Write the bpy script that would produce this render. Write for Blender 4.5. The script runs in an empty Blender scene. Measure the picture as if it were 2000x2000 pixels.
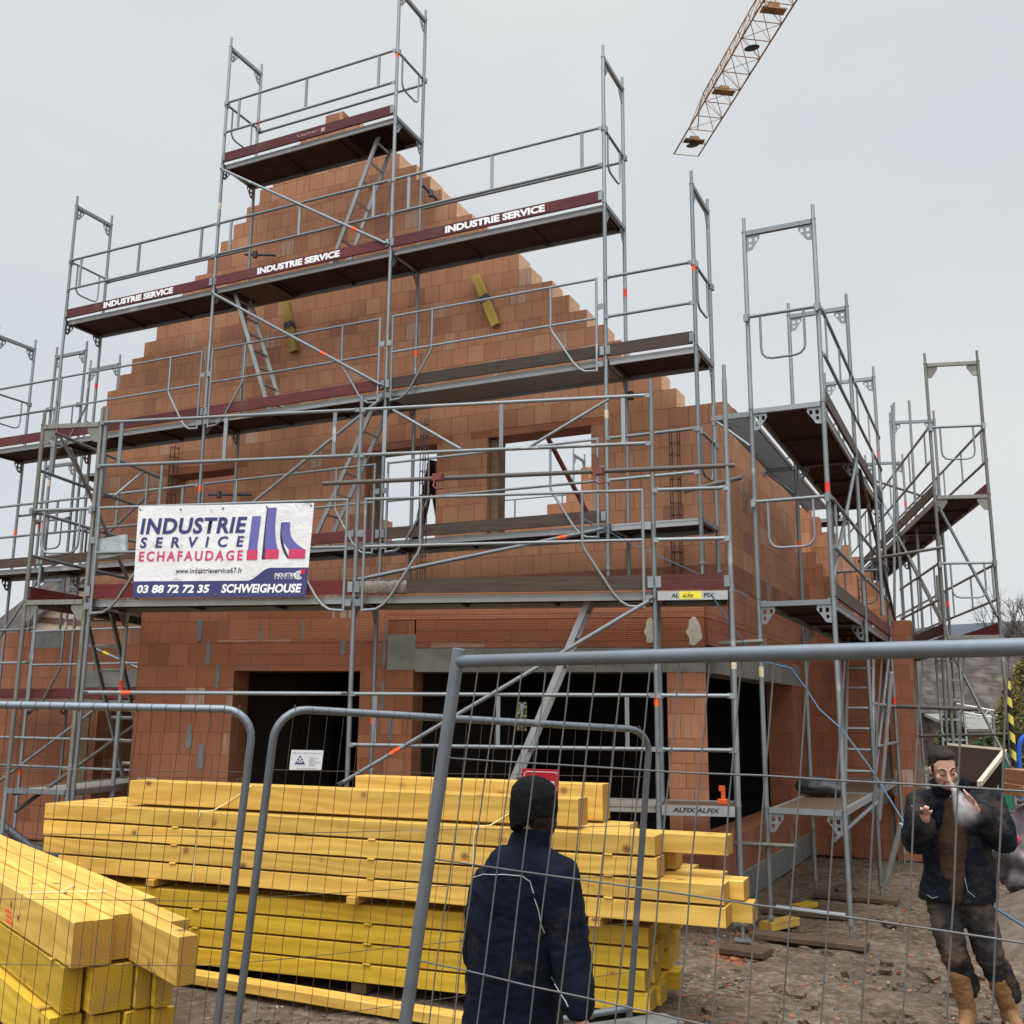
import bpy, bmesh, math, random
from mathutils import Vector as V, Matrix, noise as mnoise
rnd = random.Random(7)
PI = math.pi
S = bpy.context.scene
COL = S.collection

# ------------------------------------------------------------------ camera, sky, sun, exposure
CAM = V((13.158, -10.818, 2.003)); YAW, PITCH, ROLL, FPX = -0.44553, 0.19642, 0.00878, 1983.8
def cam_axes():
    cy, sy, cp, sp = math.cos(YAW), math.sin(YAW), math.cos(PITCH), math.sin(PITCH)
    f = V((sy*cp, cy*cp, sp)); r = V((cy, -sy, 0)); u = r.cross(f)
    c, s = math.cos(ROLL), math.sin(ROLL)
    return c*r+s*u, -s*r+c*u, f
CR, CU, CF = cam_axes()
cd = bpy.data.cameras.new('camera'); cam = bpy.data.objects.new('camera', cd); COL.objects.link(cam)
cam.matrix_world = Matrix(((CR.x, CU.x, -CF.x, CAM.x), (CR.y, CU.y, -CF.y, CAM.y), (CR.z, CU.z, -CF.z, CAM.z), (0, 0, 0, 1)))
cd.sensor_width = 36; cd.lens = 36*FPX/2000; cd.clip_end = 5000; cd.clip_start = .05
S.camera = cam
def ray(x, y): return CF+(x-1000)/FPX*CR-(y-1000)/FPX*CU
def at(x, y, d): return CAM+d*ray(x, y)                 # survey helper: point of the photograph at a depth
def onZ(x, y, z=0):
    d = ray(x, y); return CAM+d*((z-CAM.z)/d.z)
def onY(x, y, Y):
    d = ray(x, y); return CAM+d*((Y-CAM.y)/d.y)

SUN_EL, SUN_AZ = math.radians(54), math.radians(165)     # azimuth clockwise from +Y
w = bpy.data.worlds.new('World'); S.world = w; w.use_nodes = True
nt = w.node_tree; nt.nodes.clear()
def nn(t, **k):
    n = nt.nodes.new(t)
    for a, b in k.items(): setattr(n, a, b)
    return n
out = nn('ShaderNodeOutputWorld'); mixs = nn('ShaderNodeMixShader'); b1 = nn('ShaderNodeBackground'); b2 = nn('ShaderNodeBackground')
sky = nn('ShaderNodeTexSky', sky_type='NISHITA', sun_disc=False, sun_elevation=SUN_EL, sun_rotation=SUN_AZ)
nt.links.new(sky.outputs[0], b1.inputs[0]); b1.inputs[1].default_value = .06
tc = nn('ShaderNodeTexCoord'); mp = nn('ShaderNodeMapping'); mp.inputs['Scale'].default_value = (1, 1, 2.6)
nz = nn('ShaderNodeTexNoise'); nz.inputs['Scale'].default_value = 1.25; nz.inputs['Detail'].default_value = 5; nz.inputs['Roughness'].default_value = .5
nt.links.new(tc.outputs['Generated'], mp.inputs[0]); nt.links.new(mp.outputs[0], nz.inputs['Vector'])
rp = nn('ShaderNodeValToRGB'); e = rp.color_ramp.elements
e[0].position = .32; e[0].color = (.675, .722, .775, 1); e[1].position = .66; e[1].color = (.80, .812, .81, 1)
nt.links.new(nz.outputs[0], rp.inputs[0])
sp_ = nn('ShaderNodeSeparateXYZ'); nt.links.new(tc.outputs['Generated'], sp_.inputs[0])
mr = nn('ShaderNodeMapRange'); mr.inputs[1].default_value = .70; mr.inputs[2].default_value = 1; mr.inputs[3].default_value = 1.0; mr.inputs[4].default_value = 5.2
nt.links.new(sp_.outputs['Z'], mr.inputs[0])
# brighter cloud deck towards the hidden sun (behind the camera)
sd = V((math.sin(SUN_AZ)*math.cos(SUN_EL), math.cos(SUN_AZ)*math.cos(SUN_EL), math.sin(SUN_EL)))
dp = nn('ShaderNodeVectorMath', operation='DOT_PRODUCT'); dp.inputs[1].default_value = sd
nt.links.new(tc.outputs['Generated'], dp.inputs[0])
mr2 = nn('ShaderNodeMapRange'); mr2.inputs[1].default_value = .45; mr2.inputs[2].default_value = 1; mr2.inputs[3].default_value = 0; mr2.inputs[4].default_value = 2.2
nt.links.new(dp.outputs['Value'], mr2.inputs[0])
ad = nn('ShaderNodeMath', operation='ADD'); nt.links.new(mr.outputs[0], ad.inputs[0]); nt.links.new(mr2.outputs[0], ad.inputs[1])
nt.links.new(rp.outputs[0], b2.inputs[0]); nt.links.new(ad.outputs[0], b2.inputs[1])
mixs.inputs[0].default_value = .93
nt.links.new(b1.outputs[0], mixs.inputs[1]); nt.links.new(b2.outputs[0], mixs.inputs[2]); nt.links.new(mixs.outputs[0], out.inputs[0])
sl = bpy.data.lights.new('sun', 'SUN'); so = bpy.data.objects.new('sun', sl); COL.objects.link(so)
sl.energy = .8; sl.angle = math.radians(40); sl.color = (1, .97, .92)
so.rotation_euler = (-sd).to_track_quat('-Z', 'Y').to_euler()
S.view_settings.view_transform = 'Standard'; S.view_settings.look = 'None'
S.view_settings.exposure = 0; S.view_settings.gamma = 1
S.cycles.volume_bounces = 4
S.render.resolution_x = S.render.resolution_y = 1024

# ------------------------------------------------------------------ materials
class NT:
    def __init__(s, name):
        s.m = bpy.data.materials.new(name); s.m.use_nodes = True; s.t = s.m.node_tree; s.t.nodes.clear()
        s.o = s.n('ShaderNodeOutputMaterial'); s.b = s.n('ShaderNodeBsdfPrincipled'); s.l(s.b.outputs[0], s.o.inputs[0])
    def n(s, t, **k):
        n = s.t.nodes.new(t)
        for a, b in k.items(): setattr(n, a, b)
        return n
    def l(s, a, b): s.t.links.new(a, b)
    def val(s, x, sock):
        if hasattr(x, 'node'): s.l(x, sock)
        else: sock.default_value = x
    def math(s, op, a, b=0, c=None, clamp=False):
        n = s.n('ShaderNodeMath', operation=op); n.use_clamp = clamp; s.val(a, n.inputs[0]); s.val(b, n.inputs[1])
        if c is not None: s.val(c, n.inputs[2])
        return n.outputs[0]
    def mix(s, f, a, b, bt='MIX'):
        n = s.n('ShaderNodeMix', data_type='RGBA', blend_type=bt); s.val(f, n.inputs[0])
        for x, k in ((a, 6), (b, 7)):
            if hasattr(x, 'node'): s.l(x, n.inputs[k])
            else: n.inputs[k].default_value = (*x, 1)
        return n.outputs[2]
    def ramp(s, f, pts, interp='LINEAR'):
        n = s.n('ShaderNodeValToRGB'); s.l(f, n.inputs[0]); cr = n.color_ramp; cr.interpolation = interp
        while len(cr.elements) < len(pts): cr.elements.new(.5)
        for e, (p, c) in zip(cr.elements, pts):
            e.position = p; e.color = (*(c if isinstance(c, tuple) else (c, c, c)), 1)
        return n.outputs[0]
    def obj(s): return s.n('ShaderNodeTexCoord').outputs['Object']
    def xyz(s, v):
        n = s.n('ShaderNodeSeparateXYZ'); s.l(v, n.inputs[0]); return n.outputs
    def comb(s, x, y, z):
        n = s.n('ShaderNodeCombineXYZ')
        for a, i in ((x, 0), (y, 1), (z, 2)): s.val(a, n.inputs[i])
        return n.outputs[0]
    def scale(s, v, sc, off=None):
        n = s.n('ShaderNodeMapping'); s.l(v, n.inputs[0]); n.inputs['Scale'].default_value = sc if isinstance(sc, tuple) else (sc,)*3
        if off is not None: s.val(off, n.inputs['Location'])
        return n.outputs[0]
    def noise(s, v, sc=5, det=4, ro=.5, dist=0):
        n = s.n('ShaderNodeTexNoise'); s.l(v, n.inputs['Vector']); n.inputs['Scale'].default_value = sc
        n.inputs['Detail'].default_value = det; n.inputs['Roughness'].default_value = ro; n.inputs['Distortion'].default_value = dist
        return n.outputs[0]
    def white(s, v):
        n = s.n('ShaderNodeTexWhiteNoise', noise_dimensions='3D'); s.l(v, n.inputs['Vector']); return n.outputs['Value']
    def rand(s): return s.n('ShaderNodeObjectInfo').outputs['Random']
    def bump(s, h, st=.3, d=.01):
        n = s.n('ShaderNodeBump'); s.l(h, n.inputs['Height']); n.inputs['Strength'].default_value = st; n.inputs['Distance'].default_value = d
        s.l(n.outputs[0], s.b.inputs['Normal'])
    def fin(s, col=None, rough=.6, metal=0, spec=.5):
        if col is not None:
            if hasattr(col, 'node'): s.l(col, s.b.inputs['Base Color'])
            else: s.b.inputs['Base Color'].default_value = (*col, 1)
        s.val(rough, s.b.inputs['Roughness']); s.val(metal, s.b.inputs['Metallic']); s.b.inputs['Specular IOR Level'].default_value = spec
        return s.m
M = {}
def plain(name, col, rough=.6, metal=0, var=.25, sc=8, dirt=None, bump=0, rndv=.0):
    t = NT(name); o = t.obj(); n = t.noise(o, sc, 5, .6)
    c = t.mix(t.ramp(n, [(.3, 0.), (.7, 1.)]), tuple(x*(1-var) for x in col), tuple(min(1, x*(1+var)) for x in col))
    if rndv:
        k = t.math('ADD', 1-rndv/2, t.math('MULTIPLY', t.rand(), rndv)); c = t.mix(1., c, t.comb(k, k, k), 'MULTIPLY')
    if dirt:
        d = t.ramp(t.noise(o, sc*.45, 6, .65), [(dirt[1], 0.), (min(1, dirt[1]+.2), 1.)]); c = t.mix(d, c, dirt[0])
    if bump: t.bump(t.noise(o, sc*4, 5, .6), bump, .01)
    M[name] = t.fin(c, rough, metal); return M[name]

def galv(name, base, rough=.42, metal=.75, dirt=(.20, .18, .14), th=.62):
    t = NT(name); o = t.n('ShaderNodeNewGeometry').outputs['Position']
    n = t.noise(o, 9, 4, .6); n2 = t.noise(t.scale(o, (30, 30, 6)), 1, 4, .6)
    c = t.mix(n, tuple(x*.72 for x in base), tuple(x*1.2 for x in base))
    k = t.math('ADD', .78, t.math('MULTIPLY', t.rand(), .4)); c = t.mix(1., c, t.comb(k, k, k), 'MULTIPLY')
    c = t.mix(t.ramp(n2, [(th, 0.), (th+.14, .75)]), c, dirt)
    c = t.mix(t.ramp(t.noise(o, 3.1, 3, .5), [(.66, 0.), (.74, .5)]), c, (.62, .6, .55))
    t.bump(n2, .15, .004)
    M[name] = t.fin(c, t.math('ADD', rough-.1, t.math('MULTIPLY', n, .25)), metal)
galv('galvanised', (.235, .252, .262), .48, .6); galv('galvanised_old', (.21, .205, .18), .55, .5, (.12, .10, .07), .55)
galv('rusty_tube', (.115, .10, .09), .6, .4, (.10, .055, .03), .55)
galv('aluminium', (.33, .335, .335), .48, .6, (.25, .23, .2), .66)
galv('fence_tube', (.20, .225, .25), .42, .65, (.20, .19, .17), .7)
galv('fence_wire', (.18, .18, .18), .45, .6, (.14, .10, .07), .58); galv('fence_wire_dark', (.10, .085, .07), .5, .5, (.05, .04, .03), .5)
plain('dark_steel', (.06, .06, .065), .5, .5)
plain('rebar', (.055, .035, .03), .7, .3)
plain('rust_red', (.16, .04, .03), .6, .2)
plain('orange_tape', (.85, .12, .03), .5, 0, .15)
plain('red_tape', (.62, .05, .03), .5, 0, .15)
plain('cream_tape', (.62, .52, .36), .6, 0, .15)
plain('yellow_tape', (.72, .62, .05), .5, 0, .15)
plain('white_paint', (.8, .8, .8), .5, 0, .06)
plain('pink_paint', (.45, .28, .27), .6, 0, .2)
plain('black_paint', (.02, .02, .022), .5)
plain('concrete', (.20, .195, .175), .9, 0, .25, 3, ((.12, .115, .1), .55), .3)
plain('grout', (.165, .165, .155), .9, 0, .2, 7, ((.23, .225, .21), .58), .4)
plain('mortar_white', (.50, .46, .38), .9, 0, .2, 12, ((.30, .2, .14), .6), .5)
plain('deck_under', (.050, .030, .027), .75, 0, .3, 4, ((.09, .07, .06), .62))
plain('crane_yellow', (.30, .155, .05), .5, .1, .3, 1.2, ((.085, .035, .022), .47))
plain('rope_blue', (.075, .165, .27), .6, 0, .1)
plain('blue_pipe', (.02, .12, .55), .4, 0, .1)
plain('green_bin', (.02, .16, .09), .45, 0, .1)
plain('plastic_sheet', (.17, .155, .165), .3, 0, .4, 5, ((.42, .2, .25), .55), .2)
plain('clear_film', (.15, .125, .105), .3, 0, .5, 9, ((.07, .05, .042), .5), .8)
plain('red_cloth', (.36, .03, .04), .6, 0, .2)
plain('brown_ply', (.017, .009, .0065), .9, 0, .3, 5)
plain('beige_wood', (.50, .43, .33), .7, 0, .2, 9)
plain('orange_plastic', (.60, .10, .02), .4, 0, .1)
plain('gravel_mud', (.15, .12, .093), .95, 0, .35, 9, ((.11, .085, .07), .55), .8)
plain('hazy_forest', (.075, .085, .10), 1, 0, .3, .02)  # winter-grey woodland, blue distance haze put into its colour
plain('bark', (.10, .085, .07), .9, 0, .3, 12)
plain('skin', (.50, .285, .21), .5, 0, .08, 20, ((.46, .20, .15), .62))
plain('dirty_skin', (.42, .225, .165), .55, 0, .12, 30, ((.25, .13, .09), .6))
plain('hair', (.022, .015, .012), .75, 0, .4, 60, None, .6); plain('stubble', (.14, .075, .052), .7, 0, .35, 70)
plain('beanie', (.006, .006, .0065), .95, 0, .4, 40, ((.02, .018, .014), .6), .5); plain('block_room_shade', (.055, .045, .04), .9, 0, .2, 4)  # inner wall blocks: room shade is put into the near-black colour
plain('jacket_navy', (.0055, .0078, .0155), .9, 0, .25, 11, ((.045, .037, .029), .56), .5)
plain('jacket_dark', (.0085, .0105, .0165), .9, 0, .3, 11, ((.052, .042, .032), .50), .6)
plain('trouser_mud', (.022, .021, .022), .9, 0, .5, 9, ((.13, .088, .062), .47), .6)
plain('pullover_mud', (.060, .038, .025), .9, 0, .3, 9, ((.06, .045, .035), .55), .4)
plain('boot_tan', (.25, .135, .06), .7, 0, .22, 9, ((.17, .10, .06), .6), .4)
plain('boot_sole', (.03, .029, .03), .8)
plain('phone_black', (.008, .008, .009), .6)
plain('piping', (.42, .43, .46), .5)
plain('cream_render', (.60, .50, .38), .9, 0, .08, 3)
plain('shutter_grey', (.35, .39, .40), .6)
plain('brown_wall', (.15, .085, .068), .9, 0, .2)
plain('sign_red', (.46, .022, .032), .4, 0, .08)
plain('strap', (.75, .66, .36), .5, 0, .1)
plain('membrane', (.10, .095, .09), .5, 0, .3)
plain('wet_steel', (.19, .2, .2), .4, .4, .2)

def board(name, c1, c2, dirt, rough=.65):
    t = NT(name); o = t.obj(); g = t.noise(t.scale(o, (1.2, 14, 30)), 2.0, 5, .6, .4)
    c = t.mix(t.ramp(g, [(.32, 0.), (.7, 1.)]), c1, c2)
    k = t.math('ADD', .75, t.math('MULTIPLY', t.rand(), .5)); c = t.mix(1., c, t.comb(k, k, k), 'MULTIPLY')
    c = t.mix(t.ramp(t.noise(o, 2.2, 6, .7), [(.54, 0.), (.75, .8)]), c, dirt); t.bump(g, .25, .004)
    M[name] = t.fin(c, rough)
board('wine_board', (.062, .014, .016), (.125, .028, .030), (.10, .055, .045))
board('red_board', (.10, .012, .014), (.16, .022, .024), (.14, .05, .04))
board('grey_board', (.040, .027, .021), (.085, .058, .045), (.055, .032, .026))
board('plank_wet', (.085, .055, .035), (.10, .064, .041), (.04, .028, .021))
board('plank_grey', (.18, .16, .135), (.30, .27, .23), (.12, .1, .08))

def timber(name, c1, c2, c3):
    t = NT(name); o = t.obj(); r = t.rand()
    off = t.comb(t.math('MULTIPLY', r, 37.), t.math('MULTIPLY', r, 11.), t.math('MULTIPLY', r, 5.))
    ov = t.n('ShaderNodeVectorMath', operation='ADD'); t.l(o, ov.inputs[0]); t.l(off, ov.inputs[1]); ov = ov.outputs[0]
    x, y, z = t.xyz(ov)
    # long grain
    wv = t.noise(t.scale(ov, (.55, 3, 3)), 1.5, 3, .5)
    s = t.math('ADD', t.math('MULTIPLY', z, 60.), t.math('ADD', t.math('MULTIPLY', y, 46.), t.math('MULTIPLY', wv, 26.)))
    g = t.math('MULTIPLY_ADD', t.math('SINE', s), .5, .5)
    g2 = t.noise(t.scale(ov, (2, 60, 60)), 1, 4, .6)
    gg = t.math('ADD', t.math('MULTIPLY', g, .45), t.math('MULTIPLY', g2, .55))
    c = t.mix(gg, c1, c2)
    k = t.math('ADD', .76, t.math('MULTIPLY', r, .44)); c = t.mix(1., c, t.comb(k, k, k), 'MULTIPLY')
    # knots
    vo = t.n('ShaderNodeTexVoronoi'); vo.inputs['Scale'].default_value = 1; t.l(t.scale(ov, (4.4, 5.2, 5.2)), vo.inputs['Vector'])
    kd = vo.outputs['Distance']; kr = t.math('GREATER_THAN', t.xyz(vo.outputs['Color'])[0], .45); c = t.mix(t.math('MULTIPLY', kr, t.ramp(kd, [(.06, 1.), (.085, .75), (.11, .9), (.135, .3), (.24, 0.)])), c, c3)
    c = t.mix(t.ramp(t.noise(t.scale(ov, (.7, 3, 3)), 2.4, 5, .65), [(.50, 0.), (.75, .6)]), c, tuple(q*.66 for q in c2)); c = t.mix(t.ramp(t.noise(ov, 7, 5, .7), [(.66, 0.), (.76, .45)]), c, (.25, .14, .05))
    # end grain
    ox, oy, oz = t.xyz(o)
    rr = t.math('SQRT', t.math('ADD', t.math('POWER', t.math('SUBTRACT', oy, .05), 2.), t.math('POWER', t.math('SUBTRACT', oz, .02), 2.)))
    rg = t.math('MULTIPLY_ADD', t.math('SINE', t.math('ADD', t.math('MULTIPLY', rr, 330.), t.math('MULTIPLY', t.noise(o, 9, 3), 7.))), .5, .5)
    ce = t.mix(rg, tuple(q*.66 for q in c1), tuple(q*.82 for q in c1)); ce = t.mix(t.ramp(t.noise(o, 6, 3), [(.45, 0.), (.65, .6)]), ce, (.27, .15, .05))
    nx = t.math('ABSOLUTE', t.xyz(t.n('ShaderNodeTexCoord').outputs['Normal'])[0])
    c = t.mix(t.math('GREATER_THAN', nx, .8), c, ce); t.bump(gg, .25, .004)
    M[name] = t.fin(c, .55)
timber('timber', (.45, .245, .040), (.72, .465, .110), (.15, .065, .022))
timber('timber_yellow', (.46, .275, .016), (.70, .455, .050), (.22, .10, .02))
timber('timber_wall', (.30, .19, .04), (.46, .31, .07), (.14, .07, .02))

def brick(name, bw=.25, bh=.25, z0=.02, pal=None, groove='V', jw=.006, stain=.6):
    """hollow clay block wall: block tint by cell, thin joints, fluted faces"""
    t = NT(name); o = t.obj(); x, y, z = t.xyz(o); N = t.xyz(t.n('ShaderNodeTexCoord').outputs['Normal'])
    side = t.math('GREATER_THAN', t.math('ABSOLUTE', N[0]), .7)
    u = t.math('ADD', t.math('MULTIPLY', x, t.math('SUBTRACT', 1., side)), t.math('MULTIPLY', y, side)); u = t.math('ADD', u, 40.)
    v = t.math('SUBTRACT', z, z0-10*bh)
    row = t.math('FLOOR', t.math('DIVIDE', v, bh)); rw = t.white(t.comb(row, 3.3, 7.7))
    uu = t.math('ADD', t.math('DIVIDE', u, bw), t.math('ADD', t.math('MULTIPLY', t.math('MODULO', row, 2.), .5), t.math('MULTIPLY', rw, .22)))
    col = t.math('FLOOR', uu); fu = t.math('FRACT', uu); fv = t.math('FRACT', t.math('DIVIDE', v, bh))
    w1 = t.white(t.comb(col, row, 1.)); w2 = t.white(t.comb(col, row, 5.)); w3 = t.white(t.comb(col, row, 9.))
    pal = pal or [(0., (.345, .158, .086)), (.12, (.385, .182, .099)), (.5, (.41, .198, .108)), (.88, (.43, .212, .117)), (1., (.465, .247, .145))]
    c = t.ramp(w1, pal)
    # a few dark blocks
    c = t.mix(t.ramp(w2, [(.945, 0.), (.95, .6)]), c, (.22, .09, .065))
    # fluting
    fl = t.math('MULTIPLY_ADD', t.math('SINE', t.math('MULTIPLY', u if groove == 'V' else v, 2*PI/.021)), .5, .5)
    strk = t.noise(t.scale(t.comb(u, v, w1), (34, 1.3, 4) if groove == 'V' else (1.3, 34, 4)), 1, 3, .6)
    c = t.mix(t.math('MULTIPLY', t.ramp(strk, [(.45, 0.), (.75, 1.)]), .38), c, (.20, .08, .05))
    c = t.mix(t.math('MULTIPLY', fl, .10), c, (.15, .06, .04))
    # cut blocks with pale ribs
    rib = t.math('MULTIPLY', t.ramp(w3, [(.955, 0.), (.96, 1.)]), t.ramp(strk, [(.42, 0.), (.55, .75)])); c = t.mix(rib, c, (.42, .33, .26))
    # joints
    nj = t.noise(t.comb(u, v, 0.), 9, 3, .6); jm = t.math('MULTIPLY', t.math('ADD', .4, t.math('MULTIPLY', nj, 1.2)), 1.)
    du = t.math('MULTIPLY', t.math('MINIMUM', fu, t.math('SUBTRACT', 1., fu)), bw); dv = t.math('MULTIPLY', t.math('MINIMUM', fv, t.math('SUBTRACT', 1., fv)), bh)
    ju = t.math('LESS_THAN', du, t.math('MULTIPLY', jm, jw*.75)); jv = t.math('LESS_THAN', dv, t.math('MULTIPLY', jm, jw*.6)); j = t.math('MAXIMUM', ju, jv)
    c = t.mix(t.ramp(t.noise(t.scale(t.comb(u, v, 6.), (.42, .5, 1)), 1, 4, .55), [(.44, 0.), (.66, .5)]), c, (.262, .122, .070)); c = t.mix(t.math('MULTIPLY', j, .6), c, (.11, .048, .032))
    glue = t.math('MULTIPLY', t.math('LESS_THAN', dv, .012), t.ramp(t.noise(t.comb(u, v, 4.), 3.2, 5, .7), [(.67, 0.), (.69, 1.)])); c = t.mix(t.math('MULTIPLY', glue, .8), c, (.50, .26, .13))
    # rain stains and dust
    st = t.ramp(t.noise(t.scale(t.comb(u, v, 2.), (1.1, .55, 1)), 1, 5, .65), [(.50, 0.), (.80, stain*.7)]); c = t.mix(st, c, (.185, .085, .058))
    c = t.mix(t.ramp(t.noise(t.scale(t.comb(u, v, 8.), (2.4, .4, 1)), 1, 5, .6), [(.62, 0.), (.8, .35)]), c, (.44, .24, .15))
    h = t.math('SUBTRACT', t.math('MULTIPLY', fl, .25), t.math('MULTIPLY', j, 1.)); h = t.math('ADD', h, t.math('MULTIPLY', w1, .25)); t.bump(h, .7, .010)
    M[name] = t.fin(c, .88)
brick('brick')
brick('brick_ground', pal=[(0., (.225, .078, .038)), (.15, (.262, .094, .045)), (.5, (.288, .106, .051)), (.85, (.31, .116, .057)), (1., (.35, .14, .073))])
brick('brick_orange', pal=[(0., (.36, .15, .078)), (.3, (.41, .178, .094)), (.7, (.45, .208, .115)), (1., (.50, .255, .145))])
brick('lintel_block', .62, .125, .02, [(0., (.25, .082, .042)), (.5, (.285, .096, .048)), (1., (.32, .113, .058))], 'H', .005)
brick('rib_block', .5, .26, -.045, [(0., (.28, .105, .054)), (.5, (.32, .122, .062)), (1., (.36, .145, .076))], 'H', .005)
brick('brick_dark_band', .30, .25, .02, [(0., (.19, .072, .048)), (.4, (.225, .086, .056)), (.8, (.26, .105, .067)), (1., (.31, .135, .085))])
plain('brick_end', (.66, .43, .27), .9, 0, .22, 26)
timber('timber_old', (.13, .085, .05), (.24, .165, .10), (.07, .04, .02))
def ground_mat():
    t = NT('mud'); o = t.obj()
    n1 = t.noise(o, .35, 6, .6); n2 = t.noise(o, 2.4, 7, .65); n3 = t.noise(o, 14, 6, .65); n4 = t.noise(t.scale(o, (5, 17, 5)), 1, 4, .6)
    c = t.mix(t.ramp(n2, [(.3, 0.), (.72, 1.)]), (.066, .047, .033), (.185, .138, .098))
    c = t.mix(t.ramp(n3, [(.5, 0.), (.66, .8)]), c, (.27, .21, .155)); c = t.mix(t.ramp(n3, [(.33, .8), (.45, 0.)]), c, (.05, .036, .026))
    c = t.mix(t.ramp(n1, [(.5, 0.), (.62, .65)]), c, (.085, .066, .052))
    c = t.mix(t.ramp(t.noise(o, 1.1, 6, .7), [(.66, 0.), (.8, .35)]), c, (.30, .125, .075))
    h = t.math('ADD', t.math('MULTIPLY', n2, .7), t.math('ADD', t.math('MULTIPLY', n3, .35), t.math('MULTIPLY', n4, .25))); t.bump(h, 1., .07)
    M['mud'] = t.fin(c, t.ramp(n1, [(.45, .95), (.6, .55)]))
ground_mat()
def tiles(name, c1, c2, bw, bh, ax='XZ'):
    t = NT(name); o = t.obj(); x, y, z = t.xyz(o); v = t.math('DIVIDE', z, bh); fv = t.math('FRACT', v); row = t.math('FLOOR', v)
    u = t.math('ADD', t.math('DIVIDE', x, bw), t.math('MULTIPLY', t.math('MODULO', row, 2.), .5)); fu = t.math('FRACT', u)
    w1 = t.white(t.comb(t.math('FLOOR', u), row, 2.)); c = t.mix(w1, c1, c2)
    c = t.mix(t.math('MULTIPLY', t.math('LESS_THAN', fv, .16), .8), c, (.03, .022, .02)); c = t.mix(t.math('MULTIPLY', t.math('LESS_THAN', fu, .1), .4), c, (.03, .022, .02))
    c = t.mix(t.ramp(t.noise(o, 1.2, 5), [(.5, 0.), (.75, .6)]), c, (.16, .15, .12)); t.bump(fv, .6, .03)
    M[name] = t.fin(c, .85)
tiles('roof_tiles', (.040, .030, .028), (.075, .058, .053), .22, .2)
def hazard():
    t = NT('hazard_tape'); x, y, z = t.xyz(t.obj())
    s = t.math('FRACT', t.math('ADD', t.math('MULTIPLY', z, 4.2), t.math('MULTIPLY', x, 4.)))
    M['hazard_tape'] = t.fin(t.mix(t.math('GREATER_THAN', s, .5), (.02, .02, .02), (.66, .58, .10)), .45)
hazard()
def leafmat(name, a, b):
    t = NT(name); g = t.n('ShaderNodeNewGeometry').outputs['Random Per Island']; n = t.noise(t.obj(), 2.2, 3)
    M[name] = t.fin(t.mix(t.math('MULTIPLY', t.math('ADD', g, n), .5), a, b), .7)
leafmat('leaf_yellow', (.030, .032, .008), (.17, .135, .030)); leafmat('leaf_dark', (.010, .022, .009), (.05, .065, .025))

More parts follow.
